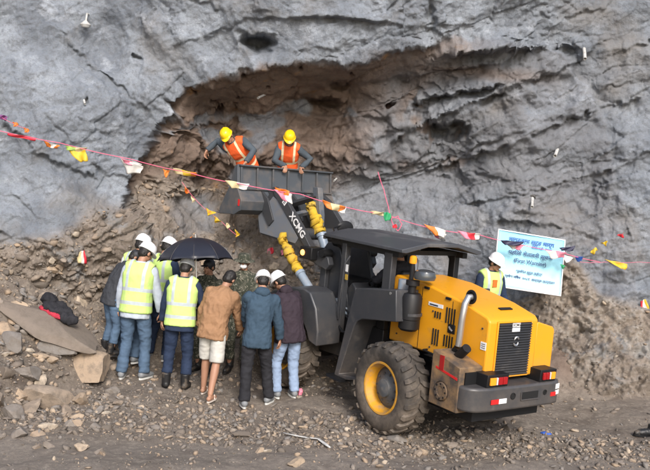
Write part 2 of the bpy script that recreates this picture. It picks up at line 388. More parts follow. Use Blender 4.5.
INN = [(172,102,12.8),(190,92,12.75),(215,82,12.6),(262,69,12.4),(310,65,12.4),(365,61,12.45),(400,50,12.55),(455,38,12.8),(500,34,13.0),(560,50,13.4),
 (150,130,13.0),(175,118,13.6),(205,108,15.0),(235,108,15.6),(300,98,16.0),(345,96,16.0),(400,82,15.4),(455,86,14.7),(500,82,14.2),(545,80,13.7),
 (480,60,13.8),(420,64,14.2),
 (200,150,14.9),(160,150,13.2),(128,180,12.85),(250,135,15.2),(300,140,15.2),(350,140,15.0),(400,130,14.7),(450,120,14.3),(540,100,13.7),
 (450,160,14.2),(520,150,13.85),(400,170,14.5),(360,180,14.6),(560,110,13.5),(580,170,13.4),(500,220,13.45),(440,210,13.9),(380,215,14.3),
 (200,190,14.3),(250,190,14.6),(300,190,14.6),(150,200,13.0),(250,230,13.9),(200,240,13.3),(150,240,12.65),(120,220,12.55),(280,260,13.6),(330,240,14.0),
 (125,250,12.4),(130,290,12.5),(200,300,12.9),(200,340,12.9),(320,330,13.4),(400,330,13.4),(400,280,13.7),(480,300,13.3),(560,240,13.2),(560,290,13.1),(480,340,13.0),(300,430,13.6),(450,430,13.4),(100,430,12.8),(600,430,12.1),(600,380,12.45),(650,380,12.3),
 (60,100,13.5),(60,-60,13),(300,0,13),(600,0,13.3),(650,150,13),(800,200,13),(-100,200,13),(0,300,12.5),(650,330,12.75)]
INN = [(a, b, (c if c < 13.5 else 13.5+(c-13.5)*.62) if b > 150 else (c if c < 12.7 else 12.7+(c-12.7)*(.3 if b < 113 else .42))) for a, b, c in INN]
def rbf(pts, q, eps=18.):
    P = np.array(pts, float); v = 1/P[:, 2]; X = P[:, :2]; K = lambda A, B: np.sqrt(((A[:, None]-B[None])**2).sum(-1)+eps**2)
    n = len(P); A = np.zeros((n+3, n+3)); A[:n, :n] = K(X, X); A[:n, n] = 1; A[:n, n+1:] = X; A[n:, :n] = A[:n, n:].T
    w = np.linalg.solve(A, np.concatenate([v, np.zeros(3)])); out = np.zeros(len(q))
    for i in range(0, len(q), 60000): qq = q[i:i+60000]; out[i:i+60000] = K(qq, X) @ w[:n]+w[n]+qq @ w[n+1:]
    return 1/out
def seg_dist(q, poly, closed=True):
    d = np.full(len(q), 1e9); n = len(poly)
    for i in range(n if closed else n-1):
        a = np.array(poly[i], float); b = np.array(poly[(i+1)%n], float); ab = b-a
        t = np.clip(((q-a) @ ab)/(ab @ ab), 0, 1); d = np.minimum(d, np.hypot(*(q-a-t[:, None]*ab).T))
    return d
def inside(q, poly):
    r = np.zeros(len(q), bool); n = len(poly)
    for i in range(n):
        (x1, y1), (x2, y2) = poly[i], poly[(i+1)%n]
        if y1 == y2: continue
        c = ((y1 > q[:, 1]) != (y2 > q[:, 1])) & (q[:, 0] < (x2-x1)*(q[:, 1]-y1)/(y2-y1)+x1); r ^= c
    return r
CAVE = [(164,103),(190,90),(215,78),(262,64),(300,62),(335,63),(365,58),(400,48),(430,42),(455,36),(490,40),(520,50),(560,50),(600,110),(640,240),(640,400),(100,400),(118,262),(140,240),(122,208),(124,190),(140,158),(153,132),(160,120),(176,112)]
STEP = 1.15
px = np.arange(-130, 780, STEP); py = np.arange(-110, 432, STEP)
PX, PY = np.meshgrid(px, py); q = np.stack([PX.ravel(), PY.ravel()], 1)
QS = np.stack([q[:, 0]/9, q[:, 1]/9, 0*q[:, 0]], 1)
wob = np.stack([fbm(QS*.55, 4)*5+ridge(QS*.8+3, 2)*2.6, fbm(QS*.55+40, 4)*4+ridge(QS*.8+13, 2)*2.2], 1)*(1-.45*ss(220, 260, q[:, 0])[:, None]*ss(420, 380, q[:, 0])[:, None])
qw = q+wob
sd = seg_dist(qw, CAVE)*np.where(inside(qw, CAVE), 1, -1)
dO = rbf(OUT, q); dI = rbf(INN, q)
right = ss(540, 640, q[:, 0])*ss(40, 80, q[:, 1])
k = ss(-1.5, 3.5, sd); k = k+(ss(-60, 60, sd)-k)*np.clip(right+ss(290, 330, q[:, 1]), 0, 1)
dep = dO+(np.maximum(dI, dO-.3)-dO)*k
# strata ledges: (polyline, bulge above, recess below, reach above, reach below)
LED = [([(395,140),(440,118),(500,95),(570,66),(600,44)],.22,.22,26,24),([(430,170),(500,150),(580,118),(640,100)],.18,.18,22,20),([(470,208),(540,188),(620,170),(660,150)],.14,.16,20,20),([(60,40),(100,75),(150,110)],.12,.12,24,22),([(10,130),(50,160),(100,180)],.12,.12,22,20),([(180,50),(250,22),(330,18),(400,26)],.14,.14,20,16),([(418,106),(440,98),(481,90),(500,84)],.25,.5,14,12),([(430,128),(445,123),(467,122),(470,126)],.3,.75,12,14),([(466,152),(490,143),(525,134)],.12,.14,9,8),
 ([(405,79),(440,70),(485,63),(520,56)],.22,.26,10,9),([(366,82),(407,73)],.1,.3,8,9),([(385,118),(430,112)],.1,.16,8,8),([(440,50),(480,50),(520,54),(575,48)],.35,.5,18,30),
 ([(540,167),(575,158),(615,153)],.1,.14,10,8),([(586,94),(638,84),(660,80)],.1,.13,10,8),([(540,121),(575,119),(617,122)],.08,.12,8,7),
 ([(500,222),(540,227),(590,236)],.14,.2,12,9),([(520,214),(560,220),(584,229)],.08,.12,8,6),([(600,60),(640,46),(680,40)],.1,.14,12,9),
 ([(241,34),(258,37),(278,36)],.10,.45,9,16),([(230,28),(250,16),(272,15)],.08,.12,8,6),([(300,52),(320,48),(336,52)],.06,.12,7,5),
 ([(-5,196),(14,199)],.08,.16,8,7),([(14,196),(26,204),(38,217)],.08,.14,8,6),([(-5,232),(12,238),(30,250),(50,250)],.12,.22,9,8),([(34,244),(50,248)],.06,.14,7,6),
 ([(92,166),(110,174),(130,182)],.12,.2,9,7),([(50,120),(62,130),(78,144)],.06,.10,8,6),([(28,92),(44,98)],.04,.08,6,5),
 ([(300,112),(325,100),(345,100)],.1,.55,5,14),([(310,92),(335,84),(352,88)],.05,.5,5,11),([(340,76),(352,74)],.03,.25,4,5),([(235,112),(280,106),(310,118),(350,122)],.12,.18,9,9),
 ([(172,118),(200,124),(222,120)],.1,.4,7,12),([(156,134),(172,130),(182,134)],.1,.5,7,16),([(190,160),(220,158),(245,166)],.08,.16,8,8),([(330,132),(370,118),(390,120)],.1,.16,9,9),
 ([(360,150),(400,160),(420,152)],.1,.2,10,9),([(440,178),(470,172),(500,176)],.1,.15,9,8),([(120,208),(140,214),(150,226)],.1,.25,8,12),
 ([(560,310),(590,340),(620,335)],.08,.12,8,8),([(565,300),(600,306),(645,300)],.06,.1,7,6),([(400,34),(430,30),(452,40)],.1,.12,9,6),([(520,12),(560,20),(600,8)],.08,.12,9,8),
 ([(180,4),(200,2),(225,12)],.08,.14,8,8),([(420,8),(432,22),(428,34)],.03,.08,4,4),([(20,250),(70,262),(110,258)],.1,.12,9,8),([(180,8),(192,18),(196,36)],.05,.1,6,6)]
qa = q+wob*.9
dirs = np.stack([(q[:, 0]-325)/F_, (q[:, 1]-235)/F_, np.ones(len(q))], 1) @ QC
W0 = CAM+dirs*(dep/dirs[:, 1])[:, None]
lm = .35+.65*ss(-.35, .35, fbm(W0*2.2+55, 3))
for pl, a1, a2, h1, h2 in LED:
    xs = [p[0] for p in pl]; ys = [p[1] for p in pl]
    yl = np.interp(qa[:, 0], xs, ys); dy = qa[:, 1]-yl
    w = ss(xs[0]-8, xs[0]+4, qa[:, 0])*ss(xs[-1]+8, xs[-1]-4, qa[:, 0])
    up = -a1*np.exp(np.minimum(dy, 0)/h1); dn = a2*np.exp(-np.maximum(dy, 0)/h2); s = ss(-1.6, 1.6, dy)
    dep = dep+(.32+.02*h1)*(.75+.3*ss(200, 330, q[:, 0])-.35*ss(470, 540, q[:, 0]))*lm*w*(up*(1-s)+dn*s)
pits = [(259,43,17,7,.5),(262,52,10,4,.25),(325,103,16,6,.3),(340,86,11,4,.25),(448,130,20,8,.22),(430,20,4,14,.12),(140,62,4,3,.12),(86,104,4,3,.10)]
for hx, hy, rx, ry, dd in pits: dep = dep+dd*ss(1.3, .55, np.hypot((qa[:, 0]-hx)/rx, (qa[:, 1]-hy)/ry))
W = CAM+dirs*(dep/dirs[:, 1])[:, None]
nr, nc = len(py), len(px)
def normals(W):
    G = W.reshape(nr, nc, 3); du = np.gradient(G, axis=1); dv = np.gradient(G, axis=0); n = np.cross(du, dv); n /= np.linalg.norm(n, axis=2)[..., None]+1e-9
    n = n.reshape(-1, 3); return n*np.where(n[:, 1:2] > 0, -1, 1)
def blur(a, r):
    a = a.reshape(nr, nc, -1)
    for ax in (0, 1):
        p_ = np.concatenate([np.repeat(np.take(a, [0], ax), r+1, ax), a, np.repeat(np.take(a, [-1], ax), r, ax)], ax); c_ = np.cumsum(p_, ax)
        n_ = a.shape[ax]; a = (np.take(c_, range(2*r+1, 2*r+1+n_), ax)-np.take(c_, range(0, n_), ax))/(2*r+1)
    return a.reshape(nr*nc, -1)
nb = normals(blur(W0, 7))
# zones of real material, plus shade painted into the small holes
leftedge = ss(250, 380, q[:, 0])
mixw = fbm(W*.8, 5)
rub_l = ss(-14, 10, q[:, 1]-np.interp(q[:, 0], [-130,0,40,80,120,140,160,200,215,240,330,480,540,570,600,650,780], [275,252,242,214,200,184,174,178,186,205,262,318,296,262,290,306,300])+mixw*16)
earth = rub_l*(1-.75*ss(.0, .35, .75-np.hypot((q[:, 0]-198)/52, (q[:, 1]-218)/46)+mixw*.35)); white = .4*ss(.12, .3, ridge(np.stack([W[:, 0]*1.6+W[:, 2]*.9, W[:, 1], W[:, 2]*1.1], 1)+7, 4)-.35)*ss(540, 570, q[:, 0])*rub_l*ss(400, 350, q[:, 1])
stain = ss(14, -8, np.abs(q[:, 0]-380))
brown = ss(-2, 4, sd+mixw*2)*(1-.9*ss(370, 500, q[:, 0]+mixw*50+.9*(q[:, 1]-60)))
brown = np.maximum(brown, .75*ss(14, 0, np.abs(q[:, 1]-(46+.12*(q[:, 0]-400))-14))*ss(350, 400, q[:, 0])*ss(600, 480, q[:, 0]))
greyp = ss(.28, .55, fbm(W*np.array([.9, .9, 1.4])+31, 5)+.35*ss(60, 10, np.hypot(q[:, 0]-262, (q[:, 1]-124)*1.6))+.3*ss(40, 5, np.hypot(q[:, 0]-205, (q[:, 1]-145)*1.6))-.9*ss(8, -6, q[:, 1]-np.interp(q[:, 0], [170,230,300,345,400,460], [106,110,98,97,82,80])))
brown = brown*(1-.85*greyp)*(1-.8*ss(.0, .35, .85-np.hypot((q[:, 0]-195)/56, (q[:, 1]-222)/46)+mixw*.35))
brown = np.maximum(brown, .8*ss(.25, .6, fbm(W*1.1+77, 4))*ss(360, 420, q[:, 0])*ss(520, 460, q[:, 0])*ss(60, 90, q[:, 1])*ss(180, 150, q[:, 1]))
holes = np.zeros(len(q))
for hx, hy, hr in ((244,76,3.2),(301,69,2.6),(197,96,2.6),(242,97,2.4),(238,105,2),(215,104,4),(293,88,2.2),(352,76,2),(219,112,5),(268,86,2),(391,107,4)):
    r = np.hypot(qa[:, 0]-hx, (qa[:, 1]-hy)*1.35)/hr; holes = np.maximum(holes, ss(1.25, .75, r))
cave = ss(0, 8, sd)
damp_z = ss(330, 400, q[:, 0]+mixw*30)*ss(680, 560, q[:, 0]+mixw*40)*ss(290, 200, q[:, 1]+mixw*20)
# relief
Wk = W; W = W0; Pa = W0.copy(); Pl = np.stack([W[:, 0]*.8+W[:, 2]*.6, W[:, 1], -W[:, 0]*.6+W[:, 2]*.8], 1); Pl *= np.array([1.6, 1, .7])
Pr = np.stack([W[:, 0]*.93+W[:, 2]*.36, W[:, 1], -W[:, 0]*.36+W[:, 2]*.93], 1)*np.array([.6, 1, 2.1])
lr = ss(250, 330, q[:, 0])
flat = .8*ss(8, -6, q[:, 1]-np.interp(q[:, 0], [170,230,300,345,400,460], [104,106,94,92,76,74]))*cave*ss(440, 400, q[:, 0])
amp = 1-.8*flat
str_ = (1-lr)*ridge(Pl*.75, 4, .44)+lr*ridge(Pr*.7+3, 4, .45)
n = .085*str_*(1-.45*lr)+.13*fbm(Pa*.8+11, 5, gain=.45)+.026*ridge(Pa*3.1+4, 5, .55)*(.35+1.3*ss(-.4, .5, fbm(Pa*.8+61, 3)))+.007*ridge(Pa*11, 3, .6)
n = n*(1+.35*cave*(1-flat))
n = n+ss(520, 570, q[:, 0])*rub_l*(.07*ridge(Pl*1.6+21, 4, .55))
n = n+earth*(.045*ridge(Pa*2.6+8, 5, .65)+.02*fbm(Pa*14+2, 3, gain=.7))
f1, e1 = facets(np.stack([Pl[:, 0]/1.6*.7, Pl[:, 1], Pl[:, 2]/.7*1.5], 1)*(1-lr)[:, None]+np.stack([Pr[:, 0]/.6*.6, Pr[:, 1], Pr[:, 2]/2.1*1.6], 1)*lr[:, None], 1.5, 3)
f2, e2 = facets(Pa+.05*np.stack([pn(Pa*4), pn(Pa*4+9), pn(Pa*4+19)], 1), 4.2, 5); f3, e3 = facets(Pa, 11., 8)
rough = np.clip(.30+.75*np.maximum(np.maximum(brown, earth), .6*damp_z*(1-.75*ss(440, 520, q[:, 0]))), 0, 1)
n = n+rough*(.085*f1+.040*f2)+np.clip(earth+.6*brown, 0, 1)*.016*f3-(.03*ss(.10, 0, e1)+.012*ss(.1, 0, e2))*rough
n = n-.20*holes
W = Wk+nb*(n*amp)[:, None]*np.array([1, 1, 1])
me = npmesh('rock_cliff', W, grid_faces(nr, nc)[:, ::-1])
damp = .75*ss(330, 400, q[:, 0]+mixw*30)*ss(680, 560, q[:, 0]+mixw*40)*ss(40, 75, q[:, 1]+mixw*12)*ss(290, 200, q[:, 1]+mixw*20)*ss(-.5, .3, fbm(W*np.array([.5, .5, 1.3])+9, 4)); setattr_f(me, 'damp', damp); setattr_f(me, 'white', white); setattr_f(me, 'brown', brown); setattr_f(me, 'earth', earth); setattr_f(me, 'hole', holes*.9)
cliff = tag(link('rock_cliff', me, M['rock'], None, 180), kind='structure')
CW = W.reshape(nr, nc, 3)
def cliff_at(x, y):
    return CW[int(round((y-py[0])/STEP)), int(round((x-px[0])/STEP))]

# ------------------------------------------------------------------ stones
ico_v = []; t_ = (1+5**.5)/2
for a in (-1, 1):
    for b in (-t_, t_): ico_v += [(a, b, 0), (0, a, b), (b, 0, a)]
ico_v = np.array(ico_v, float); ico_v /= np.linalg.norm(ico_v[0])
def hull_faces(v):
    bm = bmesh.new(); [bm.verts.new(p) for p in v]; bmesh.ops.convex_hull(bm, input=bm.verts); bm.verts.ensure_lookup_table()
    f = [[x.index for x in g.verts] for g in bm.faces]; bm.free(); return np.array(f)
ico_f = hull_faces(ico_v)
def stones(C, S, name, fn=None):
    n = len(C); R_ = RNG.normal(size=(n, 3, 3)); Qr, _ = np.linalg.qr(R_)
    V = ico_v[None]*(1+RNG.uniform(-.38, .34, (n, 12, 1)))*(np.array([1.3, .95, .55])*RNG.uniform(.65, 1.4, (n, 3)))[:, None]
    V = np.einsum('nij,nkj->nki', Qr, V)*np.asarray(S)[:, None, None]; V[..., 2] *= .75
    V = V+np.asarray(C)[:, None]
    Fc = (ico_f[None]+12*np.arange(n)[:, None, None]).reshape(-1, 3)
    me = npmesh(name, V.reshape(-1, 3), Fc); r = np.clip(RNG.beta(1.3, 1.5, n) if fn is None else fn, 0, 1)
    setattr_f(me, 'rnd', np.repeat(r, 12)); return me
def scatter(n, xr, yr, dens):
    X = RNG.uniform(*xr, n); Y = RNG.uniform(*yr, n); k = RNG.uniform(size=n) < dens(X, Y); return X[k], Y[k]
def dens(X, Y):
    P = np.stack([X, Y, 0*X], 1); f = ss(9.1, 8.5, Y+.35*pn(P*.6)-.10*X)
    d = .42+.5*pn(P*.9+4)+.5*ss(.05, .5, gz(X, Y))
    band = ss(8.7, 9.1, Y-.08*X)*ss(10.6, 9.7, Y-.08*X)*.75
    under = ss(.2, .9, X)*ss(9.2, 10, Y)*.45
    return .8*np.clip(d*.6+band-under, .06, 1)*(1-.45*f)
X, Y = scatter(90000, (-6.5, 7.2), (7.4, 13.4), dens); Z, _ = gfull(X, Y)
S = .0055/(RNG.uniform(.012, 1, len(X))**.72); S = np.clip(S, .0055, .045)*(1+.35*ss(.05, .5, gz(X, Y)))
gme = stones(np.stack([X, Y, Z+S*.25], 1), S, 'gravel')
tag(link('gravel', gme, M['stone'], None), kind='stuff', label='loose tan and grey gravel scattered over the dirt ground', cat='gravel')
# rubble clinging to the earth slopes of the cliff
idx = np.where((earth > .55) & (q[:, 0] > -20) & (q[:, 0] < 670) & (q[:, 1] < 400))[0]; idx = RNG.choice(idx, 4200, False)
idx = idx[(RNG.uniform(size=len(idx)) < np.where(q[idx, 0] > 330, .25, 1))]
S = np.clip(.012/(RNG.uniform(.03, 1, len(idx))**.6), .012, .085)
tag(link('rubble', stones(W[idx], S, 'rubble'), M['stone'], None), kind='stuff', label='stone rubble stuck in the earth slope at the foot of the cliff', cat='rubble')
def boulder(name, c, s, seed, rnd, label, cat='rock', group=None, rot=(0, 0, 0), sharp=1.0, sub=4, sink=.25):
    bm = bmesh.new(); bmesh.ops.create_icosphere(bm, subdivisions=sub, radius=1); v = np.array([x.co for x in bm.verts])
    rg = np.random.RandomState(seed)
    for _ in range(14):     # cleave with random planes
        nrm = rg.normal(size=3); nrm /= np.linalg.norm(nrm); d = rg.uniform(.38, .8); ex = np.maximum(v @ nrm-d, 0); v = v-ex[:, None]*nrm*sharp
    v = v*(1+.05*fbm(v*1.7+seed, 4)[:, None]+.02*ridge(v*5+seed, 3)[:, None]); v = v*np.array(s)
    Rm = np.array((Matrix.Rotation(rot[2], 3, 'Z') @ Matrix.Rotation(rot[1], 3, 'Y') @ Matrix.Rotation(rot[0], 3, 'X'))); v = v @ Rm.T
    for x, p in zip(bm.verts, v): x.co = p
    me = bpy.data.meshes.new(name); bm.to_mesh(me); bm.free(); setattr_f(me, 'rnd', np.full(len(v), rnd))
    o = link(name, me, M['stone'], None, 28); o.location = [float(c[0]), float(c[1]), float(c[2])]
    return tag(o, label, cat, group)
def slope_blocks():
    rg = random.Random(5)
    for i in range(34):
        x = rg.uniform(-5, 128) if i < 24 else rg.uniform(150, 290); y = rg.uniform(248, 312) if i < 24 else rg.uniform(205, 300); c = cliff_at(x, y); s = rg.uniform(.05, .15)
        boulder('slope_rock', (c[0], c[1]+.02, c[2]), (s*1.3, s, s*.8), 200+i, rg.random(), 'angular block stuck in the earth slope behind the crowd', group='angular blocks in the slope behind the crowd', rot=(rg.random(), rg.random(), i*1.1), sub=3)
def on_ground(x, y):
    lo, hi = 6., 14.
    for _ in range(30):
        mid = (lo+hi)/2; p = atY(x, y, mid)
        if p[2] > gh(p[0], p[1]): lo = mid
        else: hi = mid
    return atY(x, y, lo)
B = [('boulder',(40,322),(1.15,.60,.17),3,.2,'long flat brown slab jutting out beneath the black bag',(.10,.38,-.22)),
 ('boulder',(60,350),(.30,.24,.15),5,.38,'dark grey angular block wedged under the edge of the slab',(.1,.2,.3)),
 ('boulder',(90,376),(.40,.32,.27),8,.82,'large pale angular boulder beside the man in blue jeans',(.1,-.15,.2)),
 ('boulder',(52,400),(.36,.24,.15),23,.62,'tan boulder in front of the pale angular boulder',(.1,.3,.4)),
 ('boulder',(30,372),(.28,.24,.13),12,.33,'blue-grey flat rock left of the pale boulder',(0,.2,.8)),
 ('boulder',(24,395),(.14,.12,.09),13,.86,'small cream rock low on the left bank',(0,.1,.1)),
 ('boulder',(14,414),(.17,.15,.11),14,.3,'dark grey rock at the left edge of the picture',(0,0,.6)),
 ('boulder',(81,400),(.17,.13,.10),16,.82,'orange-tan rock just below the pale angular boulder',(0,.2,1.1)),
 ('boulder',(83,445),(.10,.08,.05),17,.9,'cream flat stone lying alone on the near ground',(0,0,.3)),
 ('boulder',(398,437),(.15,.10,.08),18,.35,'blue-grey rock against the rear tyre of the loader',(0,.1,-.3)),
 ('boulder',(240,432),(.12,.09,.06),19,.1,'dark stone lying in the gravel in front of the blue jacket',(0,0,.2)),
 ('boulder',(90,346),(.2,.14,.1),21,.45,'brown block behind the pale boulder at the bank foot',(0,.4,.4)),
 ('boulder',(418,452),(.10,.07,.05),22,.78,'pale flat stone near the road edge below the loader',(0,0,.9))]
for nm, (x, y), s, sd_, rn, lb, rt in B:
    p = on_ground(x, y+4); boulder(nm, (p[0], p[1], p[2]+s[2]*.45), s, sd_, rn, lb, rot=rt)
slope_blocks()
for i, (x, y, s) in enumerate(((12,345,.19),(44,345,.12),(8,376,.17),(30,410,.15),(66,412,.11),(48,428,.10),(112,392,.11),(20,436,.12),(100,412,.09),(5,330,.16),(76,338,.10),(-4,402,.16),(118,404,.08),(38,385,.12),(70,425,.08),(96,428,.07))):
    p = on_ground(x, y); boulder('rock', (p[0], p[1], p[2]+s*.2), (s*1.25, s, s*.72), 80+i, (.35, .85, .22, .62, .5, .95, .7, .3)[i % 8], 'angular block in the rubble pile at the lower left', group='angular blocks of the left rubble pile', rot=(random.random()*.6, random.random()*.6, i*1.3), sub=3)
for i in range(70):
    x = random.uniform(-20, 125) if i < 55 else random.uniform(130, 640); y = random.uniform(300, 455) if i < 55 else random.uniform(415, 465)
    if i < 55 and x > 60 and y < 380: x *= .5
    p = on_ground(x, y); s = random.uniform(.045, .11)
    if i < 8: protos = [] if i == 0 else protos; o = boulder('rock', p, (s*1.3, s, s*.7), 40+i, random.random(), None, sub=3, rot=(0, 0, random.random()*3)); protos.append(o)
    else: o = protos[i%8].copy(); COL.objects.link(o); o.location = Vector([float(c) for c in p]); o.rotation_euler = (random.random()*.5, random.random()*.5, random.random()*6); f = random.uniform(.6, 1.4); o.scale = (f, f, f)
    tag(o, 'loose fist to head sized rock lying among the gravel', 'rock', 'loose rocks scattered on the ground')
# ------------------------------------------------------------------ wheel loader
YW = D2R(34.507); L0 = (2.2984, 9.2109, 0.0)
LG = .0
Lm = Matrix.Translation(L0) @ Matrix.Rotation(YW, 4, 'Z')
AL = D2R(9); FM = Matrix.Translation((0, 2.35, 0)) @ Matrix.Rotation(AL, 4, 'Z')
loader = empty('wheel_loader', L0, YW, 'yellow and dark grey wheel loader with canopy roof and raised bucket', 'wheel loader')
def onU(x, y, u, fr=False):
    T = (Lm @ FM) if fr else Lm; Ti = T.inverted(); o = Ti @ Vector(CAM); d = Ti.to_3x3() @ Vector(ray(x, y)); k = (u-o.x)/d.x; p = o+d*k; return (p.y, p.z)
def onV(x, y, v, fr=False):
    T = (Lm @ FM) if fr else Lm; Ti = T.inverted(); o = Ti @ Vector(CAM); d = Ti.to_3x3() @ Vector(ray(x, y)); k = (v-o.y)/d.y; p = o+d*k; return (p.x, p.z)
# hood
HT = [(0,.93),(0,1.60),(.05,1.645),(.4,1.735),(1.15,1.855),(1.72,1.87),(1.76,1.84),(1.76,1.0),(.8,1.0),(.7,.93)]
hood = part('hood', MB().prism(HT, -.42, .40), M['yellow'], loader, bevel=.025, seg=3)
# seams and trim on the hood
for v in (.62, 1.18): sm = MB(); sm.b2((-.4225, v-.004, 1.02), (-.4195, v+.004, 1.72 if v < 1 else 1.80)); part('panel_seam', sm, M['black'], hood)
sl_ = MB().prism([(-.12,.28),(.16,.28),(.18,.31),(.16,.34),(-.12,.34),(-.14,.31)], 1.712, 1.722, 'w')
slot = MB(Matrix.Translation((.05,.22,1.70)) @ Matrix.Rotation(.22, 4, 'X')).box((0, 0, 0), (.2, .05, .012)); part('filler_slot', slot, M['opening_shade'], hood)
def on_side(mb, x, y, w, h, u=-.423, t=.012, sh=.0):
    v, z = onU(x, y, u); mb.box((u, v, z), (t, w, h)); return v, z
for (x, y, n_, h) in ((438, 315, 3, .08), (452, 316.5, 4, .19), (435.5, 337, 3, .20), (449.5, 342, 4, .14)):
    vb = MB(); v, z = onU(x, y, -.423)
    for i in range(n_): vb.tube([(-.423, v-.10+i*.045+.06, z-h/2), (-.423, v-.10+i*.045+.06, z+h/2)], .011, 6)
    part('air_vent', vb, M['opening_shade'], hood)
v, z = onU(451.5, 329, -.423)
lt = part('door_latch', MB().box((-.426, v, z), (.02, .12, .11)), M['black'], hood, bevel=.008)
part('handle', MB().tube([(-.437, v-.03, z-.02), (-.445, v, z), (-.437, v+.03, z+.02)], .012, 8), M['chrome'], lt)
v, z = onU(436, 305, -.42); st = part('sticker', MB().box((-.4235, v, z), (.006, .26, .045)), M['white'], hood, label='long pale maker plate on the hood side')
part('lettering', MB().box((-.4275, v+.03, z-.004), (.004, .15, .016)), M['navy'], st)
v, z = onU(483.5, 346, -.42); st = part('sticker', MB().box((-.4235, v, z), (.006, .085, .09)), M['white'], hood, label='small square white sticker near the rear corner')
for i in range(3): MB().box((-.428, v, z+.022-i*.022), (.003, .06, .006)).build('print_line', M['dark'], st)
for vv in (.10, .95, 1.60):
    for zz in (1.05, 1.50): part('bolt', MB().cyl((-.43, vv, zz+.04*vv), (-.418, vv, zz+.04*vv), .012, n=6), M['dark'], hood)
for vv in (.70, 1.10): part('hinge', MB().box((-.427, vv, 1.80 if vv > 1 else 1.74), (.02, .09, .03)), M['black'], hood, bevel=.004)
part('side_step', MB().tube([(-.43, .62, 1.03), (-.50, .62, 1.03), (-.50, .98, 1.05), (-.43, .98, 1.05)], .012, 8), M['black'], hood)
# rear grille
gr = part('grille', MB().b2((-.285, -.012, .955), (.27, .03, 1.585)), M['opening_shade'], loader)
lv = MB()
for i in range(21): lv.box((-.007, -.018, .975+i*.0295), (.545, .028, .010), Matrix.Rotation(.5, 3, 'X'))
part('louvres', lv, M['dark'], gr)
gf = MB()
for a, b in (((-.30,-.02,.94),(-.28,.0,1.60)), ((.265,-.02,.94),(.285,.0,1.60)), ((-.28,-.02,1.582),(.265,.0,1.602)), ((-.28,-.02,.94),(.265,.0,.958))): gf.b2(a, b)
part('grille_frame', gf, M['yellow'], gr, bevel=.004)
u_, z_ = onV(516, 327, -.03)
for dz in (.025, -.03):
    mp_ = part('maker_plate', MB().box((u_, -.036, z_+dz), (.125, .008, .045)), M['white'], gr)
def text_obj(name, body, mat, parent, loc, rot, size, ext=.0015, align='CENTER', sx=1):
    cu = bpy.data.curves.new(name, 'FONT'); cu.body = body; cu.size = size; cu.extrude = ext; cu.align_x = align; cu.align_y = 'CENTER'; cu.resolution_u = 3
    try: cu.offset = size*.018
    except Exception: pass
    tmp = bpy.data.objects.new(name, cu); COL.objects.link(tmp); dg = bpy.context.evaluated_depsgraph_get()
    me = bpy.data.meshes.new_from_object(tmp.evaluated_get(dg)); bpy.data.objects.remove(tmp)
    o = link(name, me, None, parent); me.materials.clear(); me.materials.append(mat); o.location = loc; o.rotation_euler = rot; o.scale = (sx, 1, 1); return o
text_obj('lettering', 'XCMG', M['dark'], gr, (u_, -.0415, z_+.025), (math.pi/2, 0, 0), .042)
u_, z_ = onV(515.5, 341, -.03)
lg = MB(Matrix.Translation((u_, -.04, z_)))
for k_ in range(2):
    pts = [(.042*math.cos(t)*(1-.18*i/9), 0, .05*math.sin(t)*(1-.05*i/9)) for i, t in enumerate([k_*math.pi+.5+j*.26 for j in range(10)])]
    lg.tube(pts, [.004+.010*math.sin(math.pi*min(1, .15+i/9*.8)) for i in range(10)], 6)
part('round_emblem', lg, M['chrome'], gr)
# far-side tank
tk = part('side_tank', MB().prism([(.405,.95),(.405,1.555),(.44,1.565),(.70,1.50),(.735,1.46),(.735,.95)], 0.02, .75, 'v'), M['yellow'], loader, bevel=.015)
part('tank_cap', MB().cyl((.46,.10,1.55), (.46,.10,1.63), .035), M['black'], tk)
# counterweight bumper
BP = [(-.77,.03),(-.765,-.04),(-.72,-.11),(-.64,-.155),(-.5,-.18),(0,-.19),(.55,-.19),(.68,-.165),(.745,-.11),(.775,-.02),(.78,.5),(-.7,.5)]
bp = part('bumper', MB().prism(BP, .605, .885, 'w'), M['dark'], loader, bevel=.028, seg=3)
part('under_frame', MB().b2((-.55,0,.45), (.55,1.0,.6)).b2((-.25, .3, .35), (.25, 3.0, .75)), M['black'], loader)
slv = MB()
def ring_hole(u, z, r): part('bolt_hole_shade', MB().lathe([(r*1.25, 0), (r*1.25, -.006), (r, -.008), (r*.9, .0), (0, .001)], (u, -.19, z), (0, 1, 0), 20), M['opening_shade'], bp)  # black disc on the uncut bumper, painted as a hole's shade
u1, z1 = onV(513, 396, -.19); ring_hole(u1, z1, .032); u1, z1 = onV(544.8, 392, -.19); ring_hole(u1, z1, .026)
u1, z1 = onV(529.5, 395, -.19); tp = part('tow_pocket_shade', MB().box((u1, -.188, z1), (.29, .012, .088)), M['opening_shade'], bp)  # flat black plate stands in for the shade of a pocket
part('pocket_lip', MB().box((u1, -.197, z1-.047), (.30, .016, .012)).box((u1-.149, -.197, z1), (.01, .014, .09)), M['dark'], tp, bevel=.003)
u1, z1 = onV(499, 401.5, -.19)
for du, mm, lb in ((-.062, 'red', 'red half of reflective strip'), (.062, 'white', 'white half of reflective strip')):
    part('reflector', MB().box((u1+du-.005, -.1915, z1), (.124, .006, .055)), M[mm], bp, label=lb)
Rk = Matrix.Rotation(D2R(20), 3, 'Z')
for (uu, vv, zz, mm) in ((.575, -.190, .735, 'red'), (.665, -.17, .745, 'white')):
    part('reflector', MB().box((uu, vv, zz), (.095, .006, .05), Matrix.Rotation(D2R(3 if mm == 'red' else 16), 3, 'Z')), M[mm], bp)
part('number_sticker', MB().box((.66, -.174, .82), (.09, .006, .06), Matrix.Rotation(D2R(14), 3, 'Z')), M['white'], bp)
